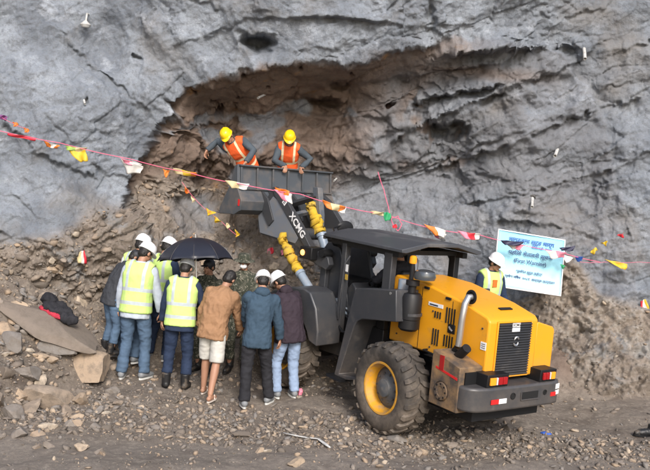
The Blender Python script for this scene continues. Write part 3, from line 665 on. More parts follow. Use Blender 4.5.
# tail lights
for (a, b, order) in ((-.53, -.19, ('amber', 'white', 'darkred', 'darkred')), (.35, .63, ('darkred', 'darkred', 'white', 'amber'))):
    h_ = part('tail_light', MB().prism([(-.155,.885),(-.165,1.03),(.15,1.03),(.15,.885)], a, b), M['black'], loader, bevel=.006)
    wd = {'amber': .33, 'darkred': .25, 'white': .10}; tot = sum(wd[o_] for o_ in order); x = a+.03
    for o_ in order:
        w_ = wd[o_]/tot*(b-a-.06); part('lens', MB().box((x+w_/2, -.172, .957), (w_-.008, .02, .085)), M[o_ if o_ != 'white' else 'lens'], h_, bevel=.004); x += w_
# dusty near-side rear tank
tb = part('hydraulic_tank', MB().prism([(.03,.56),(.03,1.08),(.5,1.19),(.5,.56)], -.78, -.425), M['tan'], loader, bevel=.012)
v, z = onU(441, 391, -.78); part('access_cover', MB().lathe([(.0, -.012), (.055, -.012), (.06, -.018), (.10, -.018), (.105, 0), (.12, 0)], (-.78, v, z), (1, 0, 0), 24), M['tan'], tb)
for k_ in range(8): part('bolt', MB().cyl((-.80, v+.085*math.cos(k_*.785), z+.085*math.sin(k_*.785)), (-.775, v+.085*math.cos(k_*.785), z+.085*math.sin(k_*.785)), .013, n=6), M['black'], tb)
v, z = onU(441, 375, -.78); part('red_stripe', MB().prism([(.06, .93), (.42, .99), (.42, 1.015), (.06, .96)], -.784, -.779), M['red'], tb)
part('side_slot', MB().box((-.782, .33, 1.07), (.008, .07, .17)), M['darkred'], tb)
part('clip', MB().box((-.60, .03-.01, .9), (.2, .02, .25)), M['black'], tb)
# exhaust
ex = MB(); p0 = onU(471, 297, -.43); p1 = onU(465, 302, -.52); p2 = onU(462, 320, -.53); p3 = onU(458.5, 346, -.53)
part('exhaust_pipe', ex.tube([(-.40, p0[0], p0[1]), (-.47, (p0[0]+p1[0])/2, p0[1]+.0), (-.515, p1[0]+.0, p1[1]-.02), (-.53, p2[0], p2[1]), (-.53, p3[0], p3[1])], .039, 16), M['chrome'], loader)
part('exhaust_port', MB().lathe([(.085, 0), (.085, -.012), (.06, -.015), (.055, 0)], (-.42, p0[0], p0[1]), (1, 0, 0), 24), M['black'], loader)
q0 = onU(459, 346, -.5); q1 = onU(455, 356, -.5); q2 = onU(468, 345, -.55)
part('hose', MB().tube([(-.5, q0[0], q0[1]-.02), (-.5, q1[0]+.02, q1[1]+.02), (-.55, q1[0]-.06, q1[1]-.02), (-.58, q2[0]-.02, q2[1]-.03)], .055, 14), M['black'], loader)
part('hose', MB().tube([(-.48, .75, .85), (-.6, .68, 1.0), (-.62, .6, 1.02), (-.5, .55, .9)], .025, 10), M['black'], loader)
# air cleaner and beacon
ac = part('air_cleaner', MB().lathe([(0,0),(.10,0),(.13,.03),(.13,.14),(.14,.15),(.14,.42),(.11,.47),(.05,.48),(.05,.56),(.085,.57),(.085,.63),(0,.63)], (-.58, 1.20, 1.25), (0,0,1), 28), M['black'], loader)
part('rain_cap', MB().lathe([(.06,0),(.13,.01),(.14,.05),(.12,.11),(.06,.13),(0,.13)], (-.50, 1.08, 1.90), (0,0,1), 24), M['glass_dark'], ac)
part('clamp', MB().lathe([(.142,0),(.148,.005),(.148,.035),(.142,.04)], (-.57, 1.20, 1.44), (0,0,1), 28), M['dark'], ac)
bc = part('beacon', MB().cyl((-.42,1.42,1.85), (-.42,1.42,2.06), .03), M['black'], loader)
part('lens', MB().lathe([(.045,0),(.05,.02),(.048,.08),(.03,.10),(0,.105)], (-.42,1.42,2.06), (0,0,1), 18), M['amber'], bc)
part('guard', MB().tube([(-.42+.09*math.cos(t), 1.42, 2.03+.14*math.sin(t)) for t in [math.pi*(-.5+1.0*i/14) for i in range(15)]], .005, 6), M['dark'], bc)
# wheels
def wheel(c, out, Mx, r=.555, wd=.38, seg=22):
    # out = -1 near side, +1 far side
    T = (Mx or Matrix.Identity(4)) @ Matrix.Translation(c)
    w = MB(T); h = wd/2
    prof = [(.31, -h*.80), (.36, -h*.98), (.45, -h), (.505, -h*.93), (r-.028, -h*.80), (r-.02, -h*.4), (r-.018, 0), (r-.02, h*.4), (r-.028, h*.80), (.505, h*.93), (.45, h), (.36, h*.98), (.31, h*.80), (.31, -h*.80)]
    root = part('wheel', MB(T).lathe([(.0, -.03), (.26, -.03), (.26, .0), (0, .0)], (0,0,0), (1,0,0), 40), M['dark'], loader, smooth=40)
    ty = part('tyre', w.lathe(prof, (0,0,0), (1,0,0), 72, cap=False), M['rubber'], root, smooth=40)
    lug = MB(T)
    for k in range(seg):
        for sgn in (-1, 1):
            t0 = 2*math.pi*(k+(.5 if sgn > 0 else 0))/seg; rows = []
            for xx, dt, hh in ((.004, 0, .0), (.06, .075, 0), (.12, .10, 0), (.172, .12, -.008), (.198, .125, -.045)):
                ri, ro = r-.04, r+.008+hh; wdt = .072 if xx < .18 else .055; sk = dt*sgn*.0+dt
                ring = []
                for (rr, da) in ((ri, -wdt), (ro, -wdt*.78), (ro, wdt*.78), (ri, wdt)):
                    t = t0+sk*1.3+da; ring.append((sgn*xx, rr*math.cos(t), rr*math.sin(t)))
                rows.append(ring)
            lug.loft(rows)
    part('tread', lug, M['rubber'], ty, smooth=20, bevel=.006)
    s_ = out
    rim = part('rim', MB(T).lathe([(.325, s_*h*.62), (.335, s_*h*.78), (.322, s_*h*.92), (.300, s_*h*.90), (.292, s_*h*.7), (.272, s_*h*.5), (.262, s_*.03), (.20, s_*.02), (.10, s_*.02)], (0,0,0), (1,0,0), 56, cap=False), M['yellow_rim'], root, smooth=40)
    part('hub', MB(T).lathe([(.225, s_*.01), (.225, s_*.05), (.19, s_*.065), (.165, s_*.075), (.12, s_*.10), (.11, s_*.13), (.05, s_*.145), (0, s_*.152)], (0,0,0), (1,0,0), 32), M['hubg'], root, smooth=35)
    for k in range(10): bt = MB(T); t = 2*math.pi*k/10; bt.cyl((s_*.05, .178*math.cos(t), .178*math.sin(t)), (s_*.09, .178*math.cos(t), .178*math.sin(t)), .014, n=6); part('wheel_nut', bt, M['dark'], root)
WY = 1.15
wheel((-.81, WY, .555), -1, None); wheel((.81, WY, .555), 1, None)
part('axle', MB().cyl((-.7, WY, .555), (.7, WY, .555), .13).ell((0, WY, .555), (.22,.22,.22)), M['black'], loader)
wheel((-.81, 1.15, .555), -1, FM); wheel((.81, 1.15, .555), 1, FM)
part('axle', MB(FM).cyl((-.7, 1.15, .555), (.7, 1.15, .555), .13).ell((0, 1.15, .555), (.22,.22,.22)), M['black'], loader)
# rear fender / cab console, near and far
fpx = [(396,290),(356,288),(353.5,294),(333.5,376),(334,379),(360,381),(360,378),(338.5,374),(354,326),(357,321),(362,319),(396,322)]
FP = [onU(x, y, -.82) for x, y in fpx]
for sgn in (-1, 1):
    f = part('fender', MB().prism(FP, sgn*.82, sgn*.45), M['dark'], loader, bevel=.012)
    part('bolt', MB().cyl((sgn*.825, FP[0][0]+.1, FP[0][1]-.06), (sgn*.81, FP[0][0]+.1, FP[0][1]-.06), .02, n=8), M['chrome'], f)
    part('step', MB().b2((sgn*.90, 2.1, .36), (sgn*.5, 2.42, .40)), M['black'], f)
part('side_can', MB().cyl((-.52, 1.44, 1.55), (-.52, 1.44, 1.85), .07), M['barrel'], loader)
# cab floor, console, seat, controls
part('cab_floor', MB().b2((-.5, 1.78, .75), (.5, 2.75, 1.12)).b2((-.5, 1.78, 1.12), (-.42, 1.95, 1.5)), M['black'], loader, bevel=.01)
part('engine_bulkhead', MB().b2((-.42, 1.765, 1.0), (.42, 1.80, 1.82)), M['black'], loader)
seat = part('seat', MB().b2((-.22, 1.92, 1.30), (.22, 2.34, 1.42)).b2((-.2, 1.95, 1.12), (.2, 2.3, 1.30)), M['black'], loader, bevel=.03)
part('backrest', MB().prism([(1.86,1.40),(1.84,1.88),(1.92,1.90),(1.97,1.42)], -.2, .2), M['black'], seat, bevel=.03)
stc = part('steering_column', MB().tube([(0,2.75,1.1), (0,2.68,1.5), (0,2.58,1.62)], .05, 12), M['black'], loader)
part('steering_wheel', MB().tube([(.17*math.cos(t), 2.57+.12*math.sin(t), 1.64-.10*math.sin(t)) for t in [2*math.pi*i/20 for i in range(21)]], .014, 8), M['black'], stc)
part('dashboard', MB().prism([(2.65,1.12),(2.62,1.52),(2.72,1.60),(2.82,1.5),(2.85,1.12)], -.38, .38), M['dark'], loader, bevel=.02)
for k_ in range(3): part('control_lever', MB().tube([(.28+.07*k_, 2.35, 1.1), (.28+.07*k_, 2.38, 1.5)], .008, 6).ell((.28+.07*k_, 2.38, 1.52), .022), M['black'], loader)
# canopy: wide shallow roof with sloped sides
cp = MB(); zr = 2.30; ze = 2.215
sec = [(-.69, ze-.012), (-.69, ze+.03), (-.28, zr+.03), (.28, zr+.03), (.69, ze+.03), (.69, ze-.012), (.62, ze-.02), (.26, zr-.02), (-.26, zr-.02), (-.62, ze-.02)]
cn = part('canopy', cp.prism(sec, 1.33, 3.08, 'v'), M['roof'], loader, bevel=.008)
part('canopy_lip', MB().prism([(-.68, ze+.0), (-.27, zr+.0), (.27, zr), (.68, ze), (.68, ze-.05), (.25, zr-.05), (-.25, zr-.05), (-.68, ze-.05)], 3.06, 3.11, 'v'), M['dark'], cn)
part('roof_rail', MB().b2((-.6, 1.5, 2.12), (-.52, 3.0, 2.195)).b2((.52, 1.5, 2.12), (.6, 3.0, 2.195)).b2((-.52, 1.62, 2.14), (.52, 1.70, 2.2)).b2((-.52, 2.85, 2.14), (.52, 2.93, 2.2)), M['black'], cn)
for (u, v, z0, w_) in ((-.56, 2.68, .9, .10), (-.56, 1.70, 1.3, .16), (.56, 2.68, .9, .10), (.56, 1.70, 1.3, .12)):
    p_ = part('roof_post', MB().b2((u-.045, v-w_/2, z0), (u+.045, v+w_/2, 2.16)), M['dark'] if u < 0 else M['black'], loader, bevel=.01)
    if u < 0 and v > 2:
        v1, z1 = onU(347, 268, -.605); part('sticker', MB().box((-.607, v1, z1), (.004, .055, .10)), M['white'], p_, label='white warning sticker')
        v1, z1 = onU(346.5, 277, -.605); part('sticker', MB().box((-.607, v1, z1), (.004, .06, .075)), M['cover'], p_, label='yellow warning sticker')
    part('gusset', MB().prism([(v, 2.16), (v+.16, 2.16), (v, 1.98)], u-.02, u+.02), M['black'], p_)
part('work_light', MB().cyl((-.45, 3.0, 2.12), (-.45, 3.12, 2.12), .06).b2((-.5, 2.95, 2.16), (-.4, 3.05, 2.2)), M['black'], loader)
mr = part('mirror_arm', MB().tube([(-.5, 3.05, 2.2), (-.35, 3.35, 2.3), (-.15, 3.42, 2.34)], .012, 8), M['black'], loader)
part('mirror', MB().ell((-.08, 3.42, 2.30), (.15, .03, .11)), M['black'], mr)
part('grab_rail', MB().tube([(-.64, 2.62, 1.1), (-.68, 2.58, 1.25), (-.68, 2.52, 1.9), (-.62, 2.5, 2.0)], .012, 8), M['dark'], loader)
# articulation, pipes and clutter between the frames
part('articulation_joint', MB().b2((-.22, 2.0, .45), (.22, 2.7, .62)).b2((-.22, 2.0, .95), (.22, 2.6, 1.05)).cyl((0, 2.35, .35), (0, 2.35, 1.15), .07), M['black'], loader)
for k_ in range(7):
    a = random.uniform(-.5, .1); part('hydraulic_hose', MB().tube([(a-.1, 2.2, .8+.06*k_), (a-.3, 2.5, .7+.08*k_), (a-.25, 2.85, .9+.06*k_), (a, 3.1, 1.0+.04*k_)], .016, 8), M['black'], loader)
part('valve_block', MB().b2((-.52, 2.78, 1.0), (-.35, 2.98, 1.22)).b2((-.55, 2.82, 1.24), (-.45, 2.92, 1.34)), M['barrel'], loader, bevel=.01)
# front frame tower
for sgn in (-1, 1):
    part('tower_plate', MB(FM).prism([(.35,.5),(.45,1.2),(.72,2.0),(.80,2.10),(1.0,2.10),(1.08,2.0),(1.14,1.2),(1.4,.9),(1.4,.5)], sgn*.25, sgn*.31), M['dark'], loader, bevel=.01)
v, z = onU(323, 302, -.31, True); st = part('sticker', MB(FM).box((-.314, .97, z), (.004, .14, .09)), M['white'], loader, label='white and red warning sticker on the tower plate')
part('band', MB(FM).box((-.318, .97, z+.028), (.003, .13, .022)), M['red'], st)
part('front_frame', MB(FM).b2((-.3, -.1, .5), (.3, 1.5, .9)).b2((-.24, .5, .9), (.24, 1.1, 1.6)), M['black'], loader)
part('post', MB(FM).b2((-.40, .90, 1.0), (-.325, 1.02, 2.0)), M['dark'], loader, bevel=.01)
# front fenders
for sgn in (-1, 1):
    arc = [(1.15+.66*math.cos(t), .555+.66*math.sin(t)) for t in [D2R(a) for a in range(160, 30, -12)]]
    outer = [(.36,.74),(.36,.95),(.44,1.25),(.58,1.45),(.70,1.48),(.95,1.47),(1.35,1.36),(1.7,1.15),(1.8,.95)]
    part('fender', MB(FM).prism(outer+arc[::-1], sgn*.97, sgn*.52), M['dark'], loader, bevel=.02, smooth=30)
# lift arms
AP = [(.74,1.80),(.78,1.90),(1.15,2.00),(1.44,2.28),(1.86,2.66),(2.06,2.76),(2.20,2.72),(2.42,2.36),(2.44,2.16),(2.34,2.05),(1.45,1.97),(1.15,1.80),(.8,1.72)]
for sgn in (-1, 1):
    ar = part('lift_arm', MB(FM).prism(AP, sgn*.50, sgn*.40), M['dark'], loader, bevel=.008)
    part('gusset_plate', MB(FM).prism([(2.43,2.33),(2.35,2.07),(1.5,2.01),(1.44,2.10),(1.98,2.62),(2.1,2.66)], sgn*.50, sgn*.512), M['arm_l'], ar, bevel=.004)
    if sgn < 0:
        SP = [(1.14,2.01),(1.22,1.96),(2.04,2.68),(2.12,2.80),(2.0,2.82),(1.82,2.70)]
        sp = part('arm_cover', MB(FM).prism(SP, -.53, -.502), M['dark'], ar, bevel=.005)
        a0 = Vector((-.5325, 1.20, 2.055)); a1 = Vector((-.5325, 1.80, 2.60)); dv = (a1-a0)
        ang = math.atan2(dv.z, dv.y)
        t_o = text_obj('lettering', 'XCMG', M['white'], sp, (0,0,0), (0,0,0), .155, .002, sx=1.0)
        # text x axis runs from the top left of the strip to its lower right as seen from the near side
        X_ = Vector((0, -math.cos(ang), -math.sin(ang))); Z_ = Vector((-1, 0, 0)); Y_ = Z_.cross(X_)
        Mt = Matrix((( X_.x, Y_.x, Z_.x, 0), (X_.y, Y_.y, Z_.y, 0), (X_.z, Y_.z, Z_.z, 0), (0,0,0,1)))
        t_o.matrix_local = FM @ Matrix.Translation((-.5325, 1.46, 2.285)) @ Mt
        part('emblem', MB(FM @ Matrix.Translation((-.534, 1.79, 2.60)) @ Mt).box((0,.0,0), (.08,.08,.004)), M['white'], sp)
        part('emblem_cut', MB(FM @ Matrix.Translation((-.537, 1.79, 2.60)) @ Mt).box((0,.015,0), (.04,.014,.004)).box((0,-.014,0), (.04,.014,.004)), M['dark'], sp)
part('cross_tube', MB(FM).cyl((-.45, 1.55, 2.15), (.45, 1.55, 2.15), .09), M['dark'], loader)
for sgn in (-1, 1): part('pin', MB(FM).cyl((sgn*.38, .86, 1.95), (sgn*.56, .86, 1.95), .06), M['black'], loader)
def cover(mb, pts, r, n=40):
    # gathered fabric sleeve
    pts = [Vector(p) for p in pts]; P_ = []; R_ = []; rw = 0
    for i in range(n+1):
        t = i/n; p = pts[0].lerp(pts[-1], t); P_.append(p+Vector((random.uniform(-1,1), random.uniform(-1,1), random.uniform(-1,1)))*r*.16); rw = .7*rw+.3*random.uniform(-1, 1); R_.append(r*(.72+.16*math.sin(i*1.3+2*math.sin(i*.37))+.42*rw))
    return mb.tube(P_, R_, 16)
def ram(u, a, b, c, fr=FM, k=1.0):
    # a rod end (high), b cover end, c barrel end
    r_ = part('hydraulic_cylinder', MB(fr).cyl((u, *b), (u, *c), .062*k, n=20).lathe([(.062*k,0),(.075*k,.0),(.075*k,.05),(.062*k,.05)], (u, *b), Vector((0, c[0]-b[0], c[1]-b[1]))), M['barrel'], loader)
    part('rod_cover', cover(MB(fr), [(u, *a), (u, *b)], .098*k), M['cover'], r_, smooth=180); return r_
ram(-.60, (1.72,2.08), (1.24,1.62), (.74,1.22)); ram(.60, (1.72,2.08), (1.24,1.62), (.74,1.22))
ram(-.06, (1.73,2.60), (1.43,2.17), (1.02,1.45), k=1.12)
part('bell_crank', MB(FM).prism([(1.60,2.86),(1.72,2.86),(1.66,2.5),(1.6,2.12),(1.48,2.12),(1.50,2.45)], -.05, .05), M['arm'], loader, bevel=.008)
part('tilt_link', MB(FM).tube([(-.02,1.62,2.72), (-.02,2.3,2.52)], .05, 4), M['dark'], loader)
part('tilt_link', MB(FM).tube([(-.05,1.65,2.5), (-.38,2.15,2.30)], .045, 4), M['arm'], loader)
# head lamps on the front frame
for sgn in (-1, 1):
    hb = part('head_lamp', MB(FM).b2((sgn*.36, 1.0, 1.83), (sgn*.62, 1.26, 2.01)), M['black'], loader, bevel=.012)
    part('lens', MB(FM).lathe([(.05, 0), (.045, .015), (0, .022)], (sgn*.55, 1.25, 1.925), (0,1,0), 20), M['amber_on'], hb)
    if sgn < 0: part('side_lens', MB(FM).lathe([(.045, 0), (.04, .012), (0, .018)], (-.618, 1.19, 1.92), (-1,0,0), 16), M['amber_on'], hb, label='glowing orange side lamp')
# bucket
ZF = 2.36
BK = [(2.42,3.10),(2.38,2.74),(2.27,2.56),(2.30,2.42),(2.42,2.35),(2.80,2.33)]
BKi = [(2.80,2.36),(2.44,2.385),(2.335,2.44),(2.31,2.55),(2.41,2.72),(2.45,3.10)]
bk = part('bucket', MB(FM).prism(BK+BKi, -.96, .96), M['steel'], loader, bevel=.006)
for sgn in (-1, 1):
    part('side_plate', MB(FM).prism([(2.42,3.11),(2.38,2.74),(2.26,2.56),(2.29,2.41),(2.42,2.34),(2.82,2.32),(2.80,2.42),(2.60,2.75),(2.50,3.08)], sgn*.96, sgn*.99), M['steel'], bk, bevel=.006)
for k_ in range(7):
    u = -.94+1.88*k_/6; part('rib', MB(FM).prism([(2.415,3.095),(2.375,2.745),(2.345,2.73),(2.375,3.07)], u-.014, u+.014), M['steel'], bk, bevel=.004)
part('top_flange', MB(FM).prism([(2.36,3.085),(2.36,3.11),(2.46,3.11),(2.46,3.085)], -.97, .97), M['steel'], bk, bevel=.004)
part('lower_flange', MB(FM).prism([(2.34,2.735),(2.34,2.755),(2.40,2.755),(2.38,2.735)], -.97, .97), M['steel'], bk)
for u in (-.52, -.38, -.08, .08, .38, .52): part('bracket', MB(FM).prism([(2.38,2.74),(2.28,2.56),(2.30,2.40),(2.12,2.2),(2.02,2.3),(2.2,2.62)], u-.02, u+.02), M['dark'], bk, bevel=.004)
part('cutting_edge', MB(FM).prism([(2.78,2.315),(2.78,2.35),(2.92,2.33)], -.98, .98), M['steel'], bk)
part('side_reflector', MB(FM).b2((-.995,2.30,2.48), (-.99,2.34,2.58)), M['red'], bk)
# ------------------------------------------------------------------ people
def V3(*a): return Vector(a[0] if len(a) == 1 else a)
def ik(a, b, l1, l2, hint):
    a, b = Vector(a), Vector(b); d = b-a; L = d.length; mx = (l1+l2)*.995
    if L > mx: b = a+d*(mx/L); d = b-a; L = mx
    x = (l1*l1-l2*l2+L*L)/(2*L); h = math.sqrt(max(l1*l1-x*x, 0)); n = d.normalized(); hv = Vector(hint); hv = (hv-n*hv.dot(n)).normalized()
    return a+n*x+hv*h, b
def ering(c, R, rx, ry, n=18, sq=2.4):
    out = []
    for k in range(n):
        t = 2*math.pi*k/n; ct, st = math.cos(t), math.sin(t)
        x = math.copysign(abs(ct)**(2/sq), ct)*rx; y = math.copysign(abs(st)**(2/sq), st)*ry; out.append(c+R @ Vector((x, y, 0)))
    return out
def remesh(mb, voxel, smooth=3):
    me = mb.mesh('tmp'); o = bpy.data.objects.new('tmp', me); COL.objects.link(o)
    r = o.modifiers.new('r', 'REMESH'); r.mode = 'VOXEL'; r.voxel_size = voxel
    s_ = o.modifiers.new('s', 'SMOOTH'); s_.factor = .5; s_.iterations = smooth
    dg = bpy.context.evaluated_depsgraph_get(); out = bpy.data.meshes.new_from_object(o.evaluated_get(dg)); bpy.data.objects.remove(o); bpy.data.meshes.remove(me); return out
def verts(me): a = np.zeros(len(me.vertices)*3, np.float32); me.vertices.foreach_get('co', a); return a.reshape(-1, 3).astype(float)
def vnorm(me): a = np.zeros(len(me.vertices)*3, np.float32); me.vertex_normals.foreach_get('vector', a); return a.reshape(-1, 3).astype(float)
def folds(me, amp, sc_, seed, stretch=(1, 1, 1.0)):
    V = verts(me); Nn = vnorm(me); P = V*np.array(stretch)*sc_+seed
    d = (ridge(P, 3, .5)*.5+fbm(P*.6+5, 2)*.5)*amp; V = V+Nn*d[:, None]; me.vertices.foreach_set('co', V.astype(np.float32).ravel()); me.update()
PSEED = [0]
def person(loc, rz, label, h=1.7, lean=0, side=0, twist=0, pelvis=(0, 0), crouch=0, head=(0, 0, 0), LH=(-.24, .06, .80), RH=(.24, .06, .80), LF=(-.11, 0, 0), RF=(.11, 0, 0), toe=(8, -8), eh=((-.6, -1, 0), (.6, -1, 0)),
           top='navy', legs='navy', hat='white', vest=None, shoe='shoe_b', shorts=False, sleeve='long', hood=False, hair=True, bulk=1.0, face=False, fl=None, group=None, mask=None, topfold=.016, palm=None, finger_curl=(25, 35)):
    PSEED[0] += 3.7; sd_ = PSEED[0]; k = h/1.7
    root = empty('person', loc, rz, label, 'person', group)
    S = lambda *a: Vector(a)*k
    pel = S(pelvis[0], pelvis[1], .93-crouch)
    Rl = Matrix.Rotation(D2R(side), 3, 'Y') @ Matrix.Rotation(-D2R(lean), 3, 'X')       # full lean at chest
    Rh = Matrix.Rotation(D2R(side*.45), 3, 'Y') @ Matrix.Rotation(-D2R(lean*.45), 3, 'X')
    Tw = Matrix.Rotation(D2R(twist), 3, 'Z'); Rc = Rl @ Tw
    w1 = pel+Rh @ S(0, 0, .16); ch = w1+Rl @ S(0, 0, .20); shc = ch+Rl @ S(0, 0, .15); nk = shc+Rl @ S(0, .005, .055)
    hy, hp, hr = head; Rhd = Rc @ Matrix.Rotation(D2R(hy), 3, 'Z') @ Matrix.Rotation(-D2R(hp), 3, 'X') @ Matrix.Rotation(D2R(hr), 3, 'Y')
    if lean: Rhd = Matrix.Rotation(D2R(lean*.35), 3, 'X') @ Rhd
    skull = nk+(Rl @ S(0, .012, .06))+Rhd @ S(0, .012, .085)
    shL, shR = shc+Rc @ S(-.165, 0, -.04), shc+Rc @ S(.165, 0, -.04)
    hipL, hipR = pel+Rh @ S(-.09, 0, -.02), pel+Rh @ S(.09, 0, -.02)
    elL, haL = ik(shL, S(*LH), .285*k, .255*k, eh[0]); elR, haR = ik(shR, S(*RH), .285*k, .255*k, eh[1])
    foL, foR = S(*LF), S(*RF); kh = Vector((0, 1, 0))
    knL, anL = ik(hipL, foL+S(0, -.01, .085), .425*k, .415*k, kh+Vector((-.12, 0, 0))); knR, anR = ik(hipR, foR+S(0, -.01, .085), .425*k, .415*k, kh+Vector((.12, 0, 0)))
    # body
    b = MB(); I3 = Matrix.Identity(3)
    b.loft([ering(pel+Rh @ S(0, 0, -.11), Rh, .11*k, .08*k), ering(pel+Rh @ S(0, 0, -.05), Rh, .155*k, .105*k), ering(w1+Rh @ S(0, 0, -.06), Rh, .145*k, .095*k), ering(w1, Rh, .13*k, .09*k), ering(ch+Rc @ S(0, 0, -.08), Rc, .15*k, .10*k), ering(ch+Rc @ S(0, 0, .04), Rc, .16*k, .105*k), ering(shc+Rc @ S(0, 0, .0), Rc, .15*k, .085*k), ering(shc+Rc @ S(0, 0, .045), Rc, .075*k, .06*k)])
    b.tube([shc, nk+Rl @ S(0, .005, .03), skull-Rhd @ S(0, .01, .03)], [.062*k, .054*k, .052*k], 14, dome=True)
    b.ell(skull+Rhd @ S(0, -.008, .022), (.073*k, .092*k, .088*k), Rhd); b.ell(skull+Rhd @ S(0, .022, -.045), (.055*k, .066*k, .062*k), Rhd)
    b.ell(skull+Rhd @ S(0, .092, -.022), (.013*k, .020*k, .024*k), Rhd, 10, 7); b.ell(skull+Rhd @ S(0, .072, -.085), (.026*k, .022*k, .018*k), Rhd, 10, 7)
    for sx in (-1, 1): b.ell(skull+Rhd @ S(sx*.076, -.008, -.01), (.012*k, .022*k, .032*k), Rhd, 10, 7)
    for q in (-1, 1): b.ell(skull+Rhd @ S(q*.030, .070, .012), (.020*k, .014*k, .008*k), Rhd, 8, 6)
    for a, e, w in ((shL, elL, haL), (shR, elR, haR)):
        b.tube([a, a.lerp(e, .3), e, e.lerp(w, .3), w], [.058*k, .05*k, .04*k, .041*k, .027*k], 12, dome=True)
    for a, kn, an in ((hipL, knL, anL), (hipR, knR, anR)):
        b.tube([a, a.lerp(kn, .4), kn, kn.lerp(an, .3), an], [.088*k, .078*k, .055*k, .057*k, .036*k], 14, dome=True)
    # hands: palm, four fingers, thumb
    for i, (e, w, sx) in enumerate(((elL, haL, -1), (elR, haR, 1))):
        d = (w-e).normalized(); pn_ = Vector(palm[i]) if palm and palm[i] else Vector((-sx, .25, 0)); pn_ = (pn_-d*pn_.dot(d)).normalized(); la = d.cross(pn_).normalized()*sx
        if fl and fl[i]: d = (Vector(fl[i])).normalized(); pn_ = (pn_-d*pn_.dot(d)).normalized(); la = d.cross(pn_).normalized()*sx
        Rp = Matrix((la, pn_, d)).transposed(); pc = w+d*.048*k
        b.ell(pc, (.043*k, .017*k, .055*k), Rp, 12, 8)
        for j, (off, ln) in enumerate(((-.031, .074), (-.010, .083), (.011, .078), (.031, .062))):
            p = pc+la*off*k+d*.036*k; c1, c2 = [D2R(c) for c in finger_curl]; pts = [p]; an_ = 0
            for sg, cc in ((.46, c1), (.30, c2), (.24, c2)):
                an_ += cc; p = p+(d*math.cos(an_)+pn_*math.sin(an_))*ln*sg*k; pts.append(p)
            b.tube(pts, [.0105*k, .010*k, .009*k, .008*k], 8, dome=True)
        tp_ = pc-la*.034*k-d*.018*k; b.tube([tp_, tp_+(-la*.028+d*.022+pn_*.012)*k, tp_+(-la*.034+d*.052+pn_*.024)*k], [.014*k, .012*k, .010*k], 8, dome=True)
    if shorts == 'bare': pass
    for f_, an in ((foL, anL), (foR, anR)): pass
    if shorts:
        for f_, an, tt in ((foL, anL, toe[0]), (foR, anR, toe[1])):
            dt = Matrix.Rotation(D2R(tt), 3, 'Z') @ Vector((0, 1, 0)); b.tube([f_+dt*-.045*k+S(0,0,.05), f_+dt*.05*k+S(0,0,.048), f_+dt*.15*k+S(0,0,.03)], [.034*k, .036*k, .030*k], 10, dome=True)
    me = remesh(b, .0085*k, 2); body = link('body', me, M['skin'], root, 180)
    # torso garment
    fat = bulk
    def torso_mb(g, hem, arms=True, slv=1.0):
        m_ = MB()
        rr = [ering(pel+Rh @ S(0, 0, hem), Rh, (.174+g)*k*fat, (.13+g)*k*fat), ering(pel+Rh @ S(0, 0, .0), Rh, (.168+g)*k*fat, (.12+g)*k*fat), ering(w1, Rh, (.155+g)*k*fat, (.115+g)*k*fat), ering(ch+Rc @ S(0, 0, -.06), Rc, (.168+g)*k*fat, (.125+g)*k*fat),
              ering(ch+Rc @ S(0, 0, .05), Rc, (.178+g)*k*fat, (.125+g)*k*fat), ering(shc+Rc @ S(0, -.005, -.02), Rc, (.158+g)*k, (.105+g)*k), ering(shc+Rc @ S(0, 0, .025), Rc, (.12+g)*k, (.082+g)*k), ering(shc+Rc @ S(0, 0, .058), Rc, (.07+g)*k, (.062+g)*k)]
        m_.loft(rr)
        if arms:
            for a, e, w in ((shL, elL, haL), (shR, elR, haR)):
                ww = e.lerp(w, .96*slv if slv <= 1 else .96)
                m_.tube([a, a.lerp(e, .35), e, e.lerp(ww, .5), ww], [(.068+g)*k, (.062+g)*k, (.053+g)*k, (.049+g)*k, (.042+g)*k], 14, dome=False)
                m_.ell(a, (.066+g)*k)
        return m_
    me = remesh(torso_mb(.004, -.13 if not hood else -.15), .0115*k, 2); folds(me, topfold*k*(.45 if vest else 1.3), 10, sd_, (1, 1, .7)); jk = link({'long': 'jacket'}.get(sleeve, 'shirt'), me, M[top], root, 180)
    cl = MB().lathe([(.073*k, -.012*k), (.074*k, .03*k), (.066*k, .035*k), (.064*k, 0)], nk+Rl @ S(0, 0, -.012), Rl @ Vector((0, 0, 1)), 20, cap=False); part('collar', cl, M[top], jk, smooth=60)
    if hood:
        hm = MB().ell(nk+Rc @ S(0, -.075, -.01), (.10*k, .06*k, .065*k), Rc); hmm = remesh(hm, .012*k, 2); folds(hmm, .012*k, 12, sd_); link('hood', hmm, M[top], jk, 180)
    if vest:
        m_ = torso_mb(.022, -.06, arms=False)
        for a, s0 in ((shL, -1), (shR, 1)): m_.tube([shc+Rc @ S(s0*.06, 0, .02), a+Rc @ S(0, 0, .012)], [.09*k, .088*k], 14, dome=False)
        me = remesh(m_, .012*k, 3); folds(me, .008*k, 7, sd_+1, (1, 1, .7)); V = verts(me); zz = Rl @ Vector((0, 0, 1)); xx = Rc @ Vector((1, 0, 0))
        vt = (V-np.array(pel)) @ np.array(zz)/k; vl = (V-np.array(pel)) @ np.array(xx)/k; vs = vt
        setattr_f(me, 'vt', vs); setattr_f(me, 'vl', np.where((vt > .22), vl, 9)); vo = link('vest', me, M[vest], root, 180)
        zp = MB().box((0, 0, 0), (.012*k, .004, .02)); 
    # trousers
    g = 0
    m_ = MB(); m_.loft([ering(pel+Rh @ S(0, 0, -.13), Rh, .13*k, .095*k), ering(pel+Rh @ S(0, 0, -.04), Rh, .152*k, .105*k), ering(pel+Rh @ S(0, 0, .05), Rh, .14*k, .10*k)])
